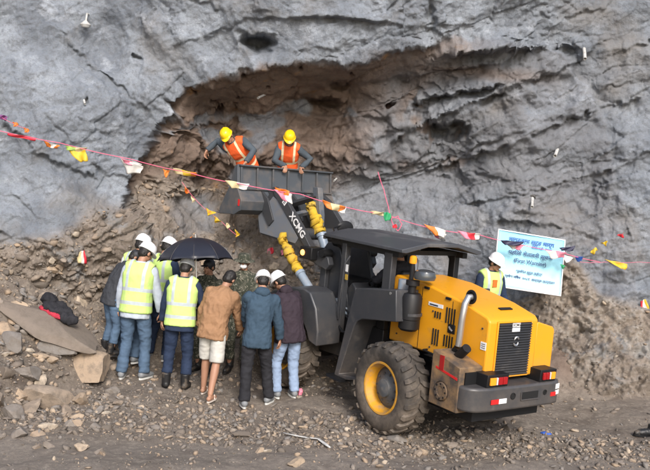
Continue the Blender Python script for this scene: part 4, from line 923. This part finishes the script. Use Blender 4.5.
    for a, kn, an, f_ in ((hipL, knL, anL, foL), (hipR, knR, anR, foR)):
        if shorts: m_.tube([a, a.lerp(kn, .5), a.lerp(kn, .98)], [.10*k, .098*k, .095*k], 16)
        else: m_.tube([a, a.lerp(kn, .5), kn, kn.lerp(an, .5), kn.lerp(an, .70 if shoe == 'shoe_b' else .99)], [.088*k, .086*k, .069*k, .064*k, .066*k], 16)
    me = remesh(m_, .0125*k, 2); folds(me, (.008 if shorts else .015)*k, 9, sd_+9, (.9, .9, 1.5)); link('shorts' if shorts else 'trousers', me, M[legs], root, 180)
    # footwear
    for f_, tt in ((foL, toe[0]), (foR, toe[1])):
        Rf = Matrix.Rotation(D2R(tt), 3, 'Z'); q = lambda x, y, z: f_+Rf @ S(x, y, z)
        if shorts:
            m_ = MB(); m_.loft([[q(.045*math.cos(t)*(1 if math.sin(t) > 0 else .8), .055+.135*math.sin(t), z) for t in [2*math.pi*i/20 for i in range(20)]] for z in (.0, .016)]); fo = part('flip_flop', m_, M['cream'], root)
            part('strap', MB().tube([q(-.04, .06, .02), q(-.02, .09, .075), q(0, .13, .05), q(.02, .09, .075), q(.04, .06, .02)], .007*k, 6), M['cream'], fo); continue
        m_ = MB(); m_.tube([q(0, -.045, .062), q(0, .03, .058), q(0, .10, .046), q(0, .155, .036)], [.045*k, .046*k, .045*k, .034*k], 14, dome=True)
        if shoe == 'shoe_b': m_.tube([q(0, -.02, .06), q(0, -.02, .22)], [.056*k, .062*k], 14)
        me = remesh(m_, .009*k, 2); sh_ = link('boot' if shoe == 'shoe_b' else 'shoe', me, M[shoe], root, 180)
        m_ = MB(); m_.loft([[q(.047*math.cos(t)*(1 if math.sin(t) > 0 else .82), .055+.137*math.sin(t), z) for t in [2*math.pi*i/20 for i in range(20)]] for z in (.0, .022)]); part('sole', m_, M['sole' if shoe == 'shoe_g' else 'shoe_b'], sh_)
    # head gear
    up = Rhd @ Vector((0, 0, 1))
    if hair:
        m_ = MB(); m_.ell(skull+Rhd @ S(0, -.016, .030), (.080*k, .094*k, .092*k), Rhd); m_.ell(skull+Rhd @ S(0, -.045, -.02), (.070*k, .058*k, .062*k), Rhd)
        me = remesh(m_, .008*k, 2); folds(me, .008*k, 40, sd_); link('hair', me, M['hair'], root, 180)
    if hat in ('white', 'yellow', 'grey'):
        mt_ = M['hel_'+hat[0]]; rings = []; c0 = skull+Rhd @ S(0, -.004, .040)
        nn = 32
        for (r, z, pk) in ((.104, -.012, 1), (.106, -.004, 1), (.100, .004, 0), (.098, .03, 0), (.091, .062, 0), (.073, .092, 0), (.045, .109, 0), (.015, .115, 0), (0.0005, .115, 0)):
            ring = []
            for i in range(nn):
                t = 2*math.pi*i/nn; r *= 1.0; x = r*math.cos(t)*1.0; y = r*math.sin(t)*1.22
                if pk: f2 = max(0, math.sin(t))**3; y += .042*f2; x *= 1+.04; z2 = z-.016*f2
                else: z2 = z+(.006*(abs(math.cos(t)) < .14 and r < .099 and r > .01))
                ring.append(c0+Rhd @ S(x, y, z2))
            rings.append(ring)
        m_ = MB(); m_.loft(rings); ho = part('helmet', m_, mt_, root, smooth=50)
        part('helmet_ridge', MB().tube([c0+Rhd @ S(0, 1.16*.1*math.cos(t), .004+.113*math.sin(t)) for t in [D2R(a) for a in range(25, 160, 9)]], .010*k, 8, flat=.5), mt_, ho)
    elif hat == 'cap':
        m_ = MB(); m_.ell(skull+Rhd @ S(0, -.010, .040), (.085*k, .102*k, .085*k), Rhd); m_.ell(skull+Rhd @ S(0, .10, .035), (.062*k, .06*k, .008*k), Rhd); part('cap', m_, M['hel_b'], root, smooth=180)
    elif hat == 'bush':
        c0 = skull+Rhd @ S(0, -.004, .035); part('bush_hat', MB().lathe([(.155*k, -.02*k), (.15*k, -.012*k), (.096*k, .01*k), (.092*k, .07*k), (.08*k, .085*k), (.0, .088*k)], c0, up, 28), M['camo'], root)
    if mask: part('face_mask', MB().ell(skull+Rhd @ S(0, .055, -.05), (.056*k, .058*k, .042*k), Rhd), M[mask], root, smooth=180)
    if face:
        for sx in (-1, 1): part('eye', MB().ell(skull+Rhd @ S(sx*.029, .081, -.002), (.011*k, .006*k, .006*k), Rhd, 8, 6), M['hair'], body, smooth=180)
        part('mouth', MB().ell(skull+Rhd @ S(0, .084, -.062), (.022*k, .006*k, .005*k), Rhd, 8, 6), M['darkskin'], body, smooth=180)
    return root, dict(R=haR+Vector((0, 0, 0)), L=haL, pel=pel, ch=ch)
M['darkskin'] = simple('lips', (.2, .07, .05), .6)
def stand(x, y):   # ground point sighted at the feet
    p = on_ground(x, y); return (p[0], p[1], gh(p[0], p[1])+.005)
PP = {}
PP['man1'] = person(stand(131, 379), D2R(-8), 'tall man in pale blue shirt, lime vest, white helmet and blue jeans, seen from behind', h=1.86, lean=9, head=(-32, 28, 0), LH=(-.29, .12, .82), RH=(.30, .14, .80), LF=(-.12, -.03, 0), RF=(.14, .06, 0), toe=(12, -20), top='shirt', legs='jeans', vest='vest', shoe='shoe_g', bulk=1.06)
PP['man2'] = person(stand(128, 362), D2R(-20), 'man in pale top and white helmet mostly hidden behind the man in blue jeans', h=1.80, lean=8, head=(-10, 20, 0), top='shirtw', legs='jeans', vest='vest', shoe='shoe_g')
PP['man3'] = person(stand(108, 355), D2R(-50), 'stooping worker in dark jacket with orange collar and black cap, leftmost of the group', h=1.55, lean=30, head=(-20, 20, 0), LH=(-.15, .35, .85), RH=(.2, .3, .8), top='charcoal', legs='jeans', hat='cap')
part('collar', MB().lathe([(.085, 0), (.10, -.05), (.08, .02), (.07, .03)], (-.0, .30, 1.22), (0, .5, .8), 18, cap=False), M['orange_c'], PP['man3'][0])
PP['man4'] = person(stand(156, 360), D2R(-25), 'man in lime vest over navy sleeves with white helmet, left of the umbrella', h=1.79, lean=6, side=-3, head=(-15, 26, 0), LH=(-.1, .36, 1.0), LF=(-.12, -.02, 0), RF=(.13, .05, 0), top='navy', legs='navy', vest='vest', shoe='shoe_g', RH=(.18, .28, 1.0))
PP['man5'] = person(stand(175, 389), D2R(2), 'man in lime vest, navy uniform, black boots and grey helmet under the umbrella', h=1.72, lean=8, head=(-14, 24, 0), LH=(-.27, .16, .84), RH=(.16, .30, 1.12), eh=((-.6, -1, 0), (.8, -.3, -1)), LF=(-.13, 0, 0), RF=(.13, .0, 0), top='navy', legs='navy', vest='vest', hat='grey', bulk=1.08, toe=(15, -12), palm=(None, (-.6, .6, .3)))
PP['sol1'] = person(stand(203, 372), D2R(150), 'soldier in camouflage behind the umbrella shaft, raising one hand', h=1.64, lean=2, head=(0, 6, 0), RH=(.08, .30, 1.28), LH=(-.1, .3, 1.15), top='camo', legs='camo', hat='cap', face=True)
PP['sol2'] = person(stand(236, 372), D2R(172), 'soldier in camouflage and bush hat with a white face mask', h=1.74, lean=2, head=(5, 4, 0), LH=(-.2, .26, .95), RH=(.2, .26, .95), top='camo', legs='camo', hat='bush', mask='hel_w', face=True)
PP['brown'] = person(stand(211, 396), D2R(-14), 'bareheaded man in tan jacket, pale shorts and flip-flops', h=1.68, lean=18, side=7, head=(-14, 22, 4), pelvis=(-.03, -.03), LH=(-.34, .16, .80), RH=(.22, .36, .88), LF=(-.14, .06, .0), RF=(.09, -.26, .0), toe=(6, -2), top='brown_c', legs='shorts', hat=None, shorts=True, bulk=1.1, topfold=.02)
PP['blue'] = person(stand(253, 405), D2R(10), 'man in teal blue jacket, black trousers and white helmet', h=1.72, lean=13, side=3, head=(2, 26, 0), pelvis=(-.02, -.03), LH=(-.14, .36, .95), RH=(.31, .12, .78), LF=(-.13, -.12, 0), RF=(.20, .08, 0), toe=(5, -28), top='teal', legs='black_c', shoe='shoe_g', hood=True, bulk=1.0)
PP['plum'] = person(stand(284, 397), D2R(34), 'man in dark plum hooded jacket, light jeans and white helmet by the front wheel', h=1.69, lean=22, side=-5, head=(18, 24, -8), LH=(-.16, .32, .90), RH=(.2, .28, .85), LF=(-.14, .0, 0), RF=(.12, -.05, 0), toe=(10, -12), top='purple', legs='jeans_l', shoe='shoe_g', hood=True, bulk=1.2)
# banner man stands on the bank behind the loader
p = atY(487, 300, 11.9); PP['ban'] = person((p[0], 11.9, 3.168-(258-184)/F_*11.9*1.0-1.70), D2R(-155), 'man in lime vest, navy jacket and white helmet standing before the blue banner', h=1.70, lean=4, head=(20, 20, 0), top='navy', legs='navy', vest='vest', face=True, LH=(-.14, .28, 1.05), RH=(.15, .28, 1.05))
part('badge', MB().box((.02, .175, 1.33), (.075, .012, .11)), M['orange_c'], PP['ban'][0])
# person beyond the loader, seen through the cab
p = atY(363, 256, 12.6); PP['far'] = person((p[0], 12.6, float(p[2])-1.70), D2R(165), 'person in black with white helmet standing beyond the loader, seen through its cab', h=1.70, lean=6, head=(10, 25, 8), top='black_c', legs='black_c')
# operator
ow = Lm @ Vector((0, 2.12, 1.42))
LL = Lm.to_3x3()
PP['op'] = person((ow.x, ow.y, ow.z-.93+.06), YW+D2R(0), 'operator in black clothes sitting at the controls of the loader', h=1.62, lean=4, head=(10, 12, 0), top='black_c', legs='black_c', hat='cap', LH=(-.16, .42, 1.18), RH=(.2, .36, 1.12), LF=(-.14, .48, .50), RF=(.14, .48, .50), toe=(0, 0))
# bucket workers
BF = Lm @ FM
w = BF @ Vector((.24, 2.70, 2.375)); PP['bkR'] = person(tuple(w), D2R(182), 'worker in orange vest and yellow helmet gripping the bucket rim with both hands', h=1.55, lean=38, head=(0, 16, 0), crouch=.17, pelvis=(0, -.04), top='grey_work', legs='navy', hat='yellow', vest='vest_o', face=True,
   LH=(-.24, .27, .83), RH=(.02, .46, .83), eh=((-1, -.3, 0), (1, -.3, 0)), palm=((0, .3, -1), (0, .3, -1)), fl=((0, .8, -.5), (0, .8, -.5)))
w = BF @ Vector((-.54, 2.70, 2.375)); PP['bkL'] = person(tuple(w), D2R(160), 'worker in orange vest and yellow helmet leaning out of the bucket with one arm stretched', h=1.56, lean=42, side=28, head=(-6, 18, 0), crouch=.17, pelvis=(.06, -.04), top='grey_work', legs='navy', hat='yellow', vest='vest_o', face=True,
   RH=(.72, .26, .98), LH=(-.12, .42, .84), eh=((-1, -.3, .3), (.5, -.5, .8)), palm=(None, (0, .5, -1)), fl=(None, (.25, .1, -1)))
# ------------------------------------------------------------------ umbrella
def umbrella():
    hp = PP['man5'][0]; Mh = Matrix.Translation(hp.location) @ Matrix.Rotation(hp.rotation_euler.z, 4, 'Z'); grip = Mh @ PP['man5'][1]['R']; grip = grip+Vector((.0, .05, .02))
    topP = Vector([float(c) for c in atY(195.5, 237.5, grip.y+.12)])
    ax = (topP-grip).normalized(); u = empty('umbrella', grip, 0, 'open black umbrella held over the man in navy uniform', 'umbrella')
    a, b = frame(ax); L = (topP-grip).length; R_ = .54
    part('shaft', MB().cyl(ax*-.14, ax*(L+.05), .007, n=8), M['chrome'], u); part('handle', MB().tube([ax*-.10, ax*-.24, ax*-.28+a*.02, ax*-.26+a*.05], .015, 10), M['black'], u)
    mt, t, bs = newmat('umbrella_fabric'); bs.inputs['Base Color'].default_value = (.016, .018, .028, 1); bs.inputs['Roughness'].default_value = .38; M['umb'] = mt
    n = 10; sub = 6; rows = 9; vs = []; fs = []
    for i in range(rows+1):
        s = i/rows; th = s*1.15; r0 = R_*math.sin(th)/math.sin(1.15); z0 = L-(1-math.cos(th))/(1-math.cos(1.15))*.32
        for j in range(n*sub):
            f = (j % sub)/sub; sag = 4*f*(1-f); t_ = 2*math.pi*j/(n*sub)+.2; r = r0*(1-.055*sag*s); z = z0-.0*sag+(.022*sag*s if s > .95 else -.012*sag*s)
            vs.append(a*math.cos(t_)*r+b*math.sin(t_)*r+ax*z)
    m_ = n*sub
    for i in range(rows):
        for j in range(m_): fs.append((i*m_+j, i*m_+(j+1) % m_, (i+1)*m_+(j+1) % m_, (i+1)*m_+j))
    cm = MB().add(vs, fs); c = cm.build('canopy', M['umb'], u, smooth=28); so_ = c.modifiers.new('thickness', 'SOLIDIFY'); so_.thickness = .003
    for j in range(n):
        t_ = 2*math.pi*j/n+.2; pts = []
        for i in range(8):
            s = i/7; th = s*1.15; r0 = (R_+.008)*math.sin(th)/math.sin(1.15); z0 = L-.006-(1-math.cos(th))/(1-math.cos(1.15))*.32; pts.append(a*math.cos(t_)*r0+b*math.sin(t_)*r0+ax*z0)
        part('rib', MB().tube(pts, .0035, 6), M['dark'], u)
umbrella()
# ------------------------------------------------------------------ banner
def plane_frame(p00, p10, p01):
    o = Vector([float(c) for c in p00]); x = (Vector([float(c) for c in p10])-o); y = (Vector([float(c) for c in p01])-o); W_, H_ = x.length, y.length
    xn = x.normalized(); zn = xn.cross(y).normalized(); yn = zn.cross(xn); m4 = Matrix.Identity(4)
    for i in range(3): m4[i][0] = xn[i]; m4[i][1] = yn[i]; m4[i][2] = zn[i]; m4[i][3] = o[i]
    return m4, W_, H_
bl, br_, tl = atY(493.3, 285.5, 12.25), atY(560, 295.5, 12.45), atY(497, 229.5, 12.45)
m4, bw, bh = plane_frame(bl, br_, tl)
ban = empty('banner', m4.translation, 0, 'pale blue warning banner leaning on the rock face above the earth bank', 'banner'); ban.rotation_euler = m4.to_euler()
def ban_mat():
    mt, t, b = newmat('banner_print'); b.inputs['Roughness'].default_value = .5
    tc = N(t, 'ShaderNodeTexCoord'); sx_ = N(t, 'ShaderNodeSeparateXYZ'); t.links.new(tc.outputs['Object'], sx_.inputs[0])
    r = N(t, 'ShaderNodeMapRange'); r.inputs[1].default_value = 0; r.inputs[2].default_value = bh; t.links.new(sx_.outputs['Y'], r.inputs[0])
    rp = N(t, 'ShaderNodeValToRGB'); t.links.new(r.outputs[0], rp.inputs[0]); e = rp.color_ramp.elements; e[0].position = .0; e[0].color = (.52, .77, .81, 1); e[1].position = 1; e[1].color = (.25, .58, .76, 1)
    q_ = e.new(.45); q_.color = (.34, .68, .78, 1); t.links.new(rp.outputs[0], b.inputs['Base Color']); bump(t, b, noisef(t, 4, 3, .5, 0, 1), .25, .03); return mt
nx, ny = 24, 18; vs = []; 
for j in range(ny+1):
    for i in range(nx+1): x, y = i/nx, j/ny; vs.append((x*bw, y*bh, .012*math.sin(x*5+y*3)+.01*math.sin(y*9+x)))
gf_ = [tuple(int(c) for c in f) for f in grid_faces(ny+1, nx+1)]
sheet = MB().add(vs, gf_).build('sheet', ban_mat(), ban, smooth=180); so_ = sheet.modifiers.new('t', 'SOLIDIFY'); so_.thickness = .006; so_.offset = -1
bf = MB()
for a, b in (((-.012, -.012, -.012), (bw+.012, .006, .018)), ((-.012, bh-.006, -.012), (bw+.012, bh+.012, .018)), ((-.012, .006, -.012), (.004, bh-.006, .018)), ((bw-.004, .006, -.012), (bw+.012, bh-.006, .018))): bf.b2(a, b)
part('frame', bf, M['white'], ban, bevel=.004)
inkb = simple('banner_ink_blue', (.03, .10, .36), .6); inkk = simple('banner_ink_dark', (.03, .06, .17), .6)
def bt(body, x, y, size, mat, sx=1.0): return text_obj('lettering', body, mat, sheet, (x*bw, y*bh, .028), (0, 0, 0), size, .001, sx=sx)
bt('नागढुङ्गा सुरुङ मार्ग', .50, .865, .088, inkb, 1.15); bt('काठमाडौं, नेपाल', .66, .775, .045, inkb, 1.3)
bt('पहिलो चेतावनी सूचना', .50, .63, .085, inkk, 1.12); bt('(First Warning)', .50, .50, .088, inkk, 1.0)
bt('भूमिगत सुरुङ क्षेत्र', .50, .315, .05, inkk, 1.2); bt('प्रवेश निषेध  २०८१  सम्पर्क कार्यालय', .52, .20, .052, inkk, 1.1)
part('printed_mark', MB().prism([(.06, .10), (.13, .08), (.13, .17), (.10, .13), (.07, .17)], .026, .034, 'w'), inkk, sheet)
# ------------------------------------------------------------------ bunting
FC = {'red': (.7, .03, .05), 'orange': (.8, .22, .03), 'pink': (.8, .25, .35), 'white': (.72, .70, .66), 'yellow': (.75, .5, .03), 'green': (.03, .36, .14), 'cream': (.72, .6, .34), 'blue': (.04, .12, .5), 'dark': (.03, .03, .07), 'lime': (.35, .5, .1), 'purple': (.2, .06, .2)}
for k_, c in list(FC.items()):
    mt, t, b = newmat('flag_'+k_); v = noisef(t, 9, 4, .6, .3, .7); cc = mixc(t, v, [q*.65 for q in c], c); t.links.new(cc, b.inputs['Base Color']); b.inputs['Roughness'].default_value = .55; M['f_'+k_] = mt
M['string'] = simple('pink_string', (.75, .14, .24), .6)
def flag(parent, pts, cols, seed):
    # pts: triangle or quad of world points; crumpled thin plastic
    P_ = [Vector([float(c) for c in p]) for p in pts]
    if len(P_) == 3: P_ = [P_[0], P_[1], P_[2], P_[2].lerp(P_[0], .05)]
    n = 8; vs = []
    for j in range(n+1):
        for i in range(n+1):
            x, y = i/n, j/n; p = P_[0].lerp(P_[1], x).lerp(P_[3].lerp(P_[2], x), y)
            p = p+Vector((.006*math.sin(seed+6*y+3*x), .020*math.sin(seed*2+7*x+4*y), .005*math.sin(seed*3+8*x))); vs.append(p)
    m_ = MB().add(vs, [tuple(int(c) for c in f) for f in grid_faces(n+1, n+1)])
    o = m_.build('flag', [M['f_'+c] for c in cols], parent, smooth=180)
    if len(cols) > 1:
        o.data.polygons.foreach_set('material_index', [min(len(cols)-1, int((f % n)/n*len(cols))) for f in range(n*n)])
    s_ = o.modifiers.new('t', 'SOLIDIFY'); s_.thickness = .002; return o
def bunting(label, line, flags, r=.006, mat='string'):
    root = empty('bunting', (0, 0, 0), 0, label, 'bunting')
    W_ = [Vector([float(c) for c in atY(*p)]) for p in line]
    pts = []
    for a, b in zip(W_[:-1], W_[1:]):
        for i in range(5): pts.append(a.lerp(b, i/5)+Vector((0, 0, -.012*math.sin(math.pi*i/5))))
    pts.append(W_[-1]); root.location = pts[0]
    part('string', MB(Matrix.Translation(-pts[0])).tube(pts, r, 6), M[mat], root)
    for i, (poly, cols) in enumerate(flags):
        Y_ = np.interp(poly[0][0], [p[0] for p in line], [p[2] for p in line]); ws = [atY(x, y, Y_+(.03*((j*7+i) % 3-1))) for j, (x, y) in enumerate(poly)]
        flag(root, [Vector([float(c) for c in p])-pts[0] for p in ws], cols, i*1.7+1)
    return root
bunting('long pink string of mixed flags crossing the whole scene in front of the bucket', [(-8, 129, 11.2), (60, 143, 11.2), (130, 159, 11.1), (190, 173, 10.9), (240, 184, 10.8), (300, 194, 10.8), (345, 207, 10.9), (385, 214, 11.2), (430, 228, 11.7), (480, 235, 12.0), (510, 242, 12.15), (560, 252, 12.3), (600, 262, 12.5)],
 [([(7,133),(37,138),(35,141),(9,136)],['red']), ([(24,128),(29,129),(28,133),(24,132)],['orange']), ([(44,141),(60,146),(57,149),(47,147)],['orange','white','orange']), ([(65,146),(87,148),(84,154),(67,150)],['lime','cream']), ([(68,150),(86,150),(88,161),(80,162)],['yellow']),
  ([(121,159),(143,166),(141,173),(127,174)],['white']), ([(121,158),(142,164),(142,168),(124,163)],['pink','white']), ([(162,169),(170,171),(166,178)],['orange']), ([(173,168),(197,173),(196,177),(175,174)],['cream','yellow','orange']),
  ([(225,180),(249,184),(247,190),(232,188)],['cream','white']), ([(274,189),(292,193),(292,204),(283,200)],['pink','white']), ([(274,187),(290,191),(288,196),(277,193)],['orange']), ([(322,200),(346,207),(342,213),(326,208)],['orange','cream','orange']), ([(338,205),(346,207),(345,214),(336,210)],['white']),
  ([(370,211),(384,212),(383,216),(372,214)],['cream']), ([(383,212),(391,213),(391,220),(385,221)],['green']), ([(424,224),(446,230),(444,237),(434,235)],['orange','white']), ([(428,228),(446,234),(444,239),(436,238)],['pink','white']),
  ([(457,231),(481,234),(478,240),(466,239)],['pink','red','white']), ([(500,240),(524,242),(520,246),(505,245)],['dark']), ([(506,243),(524,245),(520,250),(512,249)],['white','pink']),
  ([(545,250),(566,252),(564,257),(552,259)],['white','pink']), ([(562,254),(574,258),(566,263)],['white']), ([(575,256),(583,257),(582,261),(577,262)],['blue']), ([(560,248),(575,246),(573,251),(561,251)],['dark'])], r=.005)
bunting('short string with a yellow pennant on the right rock face', [(580, 262, 12.6), (605, 262, 12.7), (640, 262, 12.6), (662, 262, 12.5)], [([(604,259),(628,264),(625,270),(620,268)],['yellow']), ([(590,252),(596,247),(598,250),(593,255)],['yellow']), ([(601,243),(607,241),(606,246)],['yellow']), ([(617,235),(624,233),(623,238)],['red'])], r=.003)
bunting('string of small yellow and orange pennants hanging down the grey rubble above the umbrella', [(182, 182, 11.9), (196, 200, 11.9), (212, 214, 11.9), (222, 222, 11.9), (238, 236, 11.9)], [([(184,186),(190,192),(186,194)],['orange']), ([(191,196),(196,200),(192,203)],['cream']), ([(206,208),(216,213),(208,216)],['yellow']), ([(214,216),(222,222),(215,223)],['yellow']), ([(226,222),(231,226),(227,229)],['cream']), ([(235,229),(240,234),(236,237)],['yellow'])], r=.003)
bunting('loose red string looped against the grey rock above the canopy roof', [(378, 172, 12.6), (384, 190, 12.6), (388, 205, 12.6), (392, 222, 12.6), (398, 231, 12.5), (402, 224, 12.5), (398, 216, 12.5), (390, 218, 12.5)], [([(392,225),(397,224),(397,228),(393,228)],['red'])], r=.006)
bunting('blue and orange flag scraps on a thin string at the upper left', [(-6, 112, 11.4), (14, 124, 11.3), (26, 128, 11.25)], [([(0,114),(8,117),(6,121),(0,119)],['purple']), ([(13,122),(18,123),(17,127),(13,126)],['orange'])], r=.003)
def scrap(label, quad, cols, cat='rag', Y_=None):
    c = cliff_at(*quad[0]); Y_ = Y_ or float(c[1])-.12; p0 = Vector([float(x) for x in atY(*quad[0], Y_)]); r = empty('plastic_flag', p0, 0, label, cat)
    flag(r, [Vector([float(x) for x in atY(*p, Y_)])-p0 for p in quad], cols, quad[0][0]*.1); return r
scrap('red and white striped flag caught on the left rubble slope', [(79,252),(85,250),(87,264),(77,263)], ['cream','white','red'], 'flag')
scrap('red and white flag on the rock at the right edge', [(640,301),(646,299),(650,312),(641,314)], ['red','white','yellow'], 'flag')
scrap('orange plastic scrap on the rubble below the bucket', [(188,238),(192,236),(193,243),(187,243)], ['orange'], 'flag')
scrap('pink plastic scrap on the earth left of the raised cylinder', [(267,249),(273,247),(274,253),(268,255)], ['pink','red'], 'flag')
scrap('pink plastic scrap nearest the yellow cylinder sleeve', [(281,250),(286,249),(286,255),(281,255)], ['pink'], 'flag')
scrap('green plastic scrap at the right side of the banner', [(560,264),(566,266),(563,269)], ['green'], 'flag', 12.25)
# ------------------------------------------------------------------ drain pipes and anchors on the cliff
M['pipe_shade'] = simple('pipe_hole_shade', (.09, .085, .08), .9, bumpy=.6)  # dark colour stands in for the shaded hole behind each pipe
def pipe(x0, y0, x1, y1, label, r=.03, out=.22, name='drain_pipe', mat='pvc'):
    c = cliff_at((x0+x1)/2, (y0+y1)/2); Y_ = float(c[1]); a = Vector([float(q) for q in atY(x0, y0, Y_+.10)]); b = Vector([float(q) for q in atY(x1, y1, Y_-out)])
    o = MB(Matrix.Translation(-a)); r *= .8; o.lathe([(r, 0), (r, (b-a).length), (r*.78, (b-a).length), (r*.78, (b-a).length-.05), (0, (b-a).length-.05)], a, (b-a).normalized(), 16); ob = o.build(name, M[mat], None, smooth=40); ob.location = a; g_ = MB(); g_.lathe([(r*1.02, .0), (r*2.2, .01), (r*2.9, -.10)], Vector((0,0,0)), -(b-a).normalized() if False else (b-a).normalized(), 14, cap=False); gg = part('hole_shade_ring', g_, M['pipe_shade'], ob, smooth=60); gg.location = (b-a).normalized()*.10; return tag(ob, label, 'pipe')
pipe(583.5, 43, 585, 59, 'longest white drain pipe sticking out of the upper right rock', .034)
pipe(558.5, 146, 555, 156, 'white drain pipe in the middle of the right rock face', .034)
pipe(532.5, 195, 532, 207, 'white drain pipe just above the banner', .030)
pipe(268, 93, 258, 98, 'thin white rod poking out of the brown cave ceiling', .022, .35)
pipe(338, 177, 334, 181, 'short grey pipe stub beside the bucket corner', .02)
for (x0, y0, x1, y1, lb) in ((66, 62, 66.6, 72, 'small white anchor stub high on the left rock'), (83, 97, 85, 104, 'white drip nozzle in the middle of the left rock'), (165, 118, 163, 122, 'tiny white stub at the left mouth of the cave')): pipe(x0, y0, x1, y1, lb, .02, .08)
def anchor():
    c = cliff_at(89, 28); Y_ = float(c[1]); a = Vector([float(q) for q in atY(89, 22, Y_)]); r = empty('anchor_bracket', a, 0, 'white metal anchor plate with a rod at the top left of the rock', 'anchor')
    part('rod', MB().tube([(0, .1, .12), (0, -.12, .1), (0, -.16, -.05)], .014, 8), M['pvc'], r); part('plate', MB().lathe([(.02, .05), (.05, .02), (.085, -.01), (.06, -.05), (0, -.06)], (0, -.16, -.06), (0, 0, 1), 9), M['pvc'], r)
anchor()
def red_rod(x0, y0, x1, y1, lb):
    pipe(x0, y0, x1, y1, lb, .012, .15, 'rock_bolt', 'red')['category'] = 'rock bolt'
# ------------------------------------------------------------------ small litter
def lump(name, x, y, s, mat, label, cat, seed=1, rot=0, amp=.25):
    p = on_ground(x, y); m_ = MB().ell((0, 0, 0), s, None, 24, 16); me = remesh(m_, min(s)*.22, 1); folds(me, min(s)*amp*2, 1.2/max(s), seed); o = link(name, me, M[mat], None, 180); o.location = [float(p[0]), float(p[1]), gh(p[0], p[1])+s[2]*.7]; o.rotation_euler = (0, 0, rot); return tag(o, label, cat)
def bag():
    p = on_ground(60, 324); r = empty('crumpled_bag', (p[0]-.02, p[1]-.1, float(p[2])+.24), -.35, 'crumpled black jacket with red lining lying on the brown slab', 'jacket'); r.rotation_euler = (.18, .28, -.30)
    m_ = MB(); m_.ell((0, 0, 0), (.25, .10, .05)); m_.ell((-.16, .05, .02), (.12, .09, .06)); m_.ell((.20, -.05, -.02), (.16, .06, .04)); me = remesh(m_, .010, 1); folds(me, .055, 11, 3); link('cloth', me, M['black_c'], r, 180)
    m_ = MB(); m_.ell((.04, -.10, -.035), (.25, .055, .022)); me = remesh(m_, .011, 1); folds(me, .03, 11, 4); link('lining', me, M['f_red_c'], r, 180)
M['f_red_c'] = cloth('red_lining', (.35, .03, .05)); bag()
lump('plastic_bottle', 300, 396, (.03, .03, .06), 'f_pink', 'small pink and red litter on the ground beside the light jeans', 'litter', 5)
lump('plastic_scrap', 546, 434, (.07, .04, .015), 'f_blue', 'small blue plastic scrap on the ground behind the loader', 'litter', 6)
lump('plastic_scrap', 204, 322, (.02, .02, .02), 'f_pink', 'tiny pink scrap behind the tan jacket', 'litter', 8)
def strip():
    P_ = [on_ground(x, y) for x, y in ((283, 435), (296, 438), (308, 440), (318, 441), (326, 447), (330, 450))]; P_ = [Vector((float(p[0]), float(p[1]), gh(p[0], p[1])+.03)) for p in P_]; a = P_[0]
    o = MB(Matrix.Translation(-a)).tube(P_, [.012, .018, .012, .018, .022, .012], 8, flat=.4).build('plastic_strip', M['pvc'], None, smooth=180); o.location = a; tag(o, 'twisted white plastic strip lying on the gravel', 'litter')
strip()
def boot():
    p = on_ground(646, 436); r = empty('boot', (p[0], p[1], gh(p[0], p[1])), D2R(95), 'black boot on the ground at the right edge', 'boot')
    m_ = MB(); m_.tube([(0,-.09,.06),(0,.0,.055),(0,.08,.045),(0,.14,.035)], [.045,.05,.05,.035], 14, dome=True); m_.tube([(0,-.06,.06),(0,-.07,.16)], [.05,.052], 14); me = remesh(m_, .009, 2); folds(me, .006, 20, 2); link('upper', me, M['shoe_b'], r, 180)
    m_ = MB(); m_.loft([[(.055*math.cos(t), .03+.155*math.sin(t), z) for t in [2*math.pi*i/20 for i in range(20)]] for z in (.0, .022)]); part('sole', m_, M['black'], r)
boot()
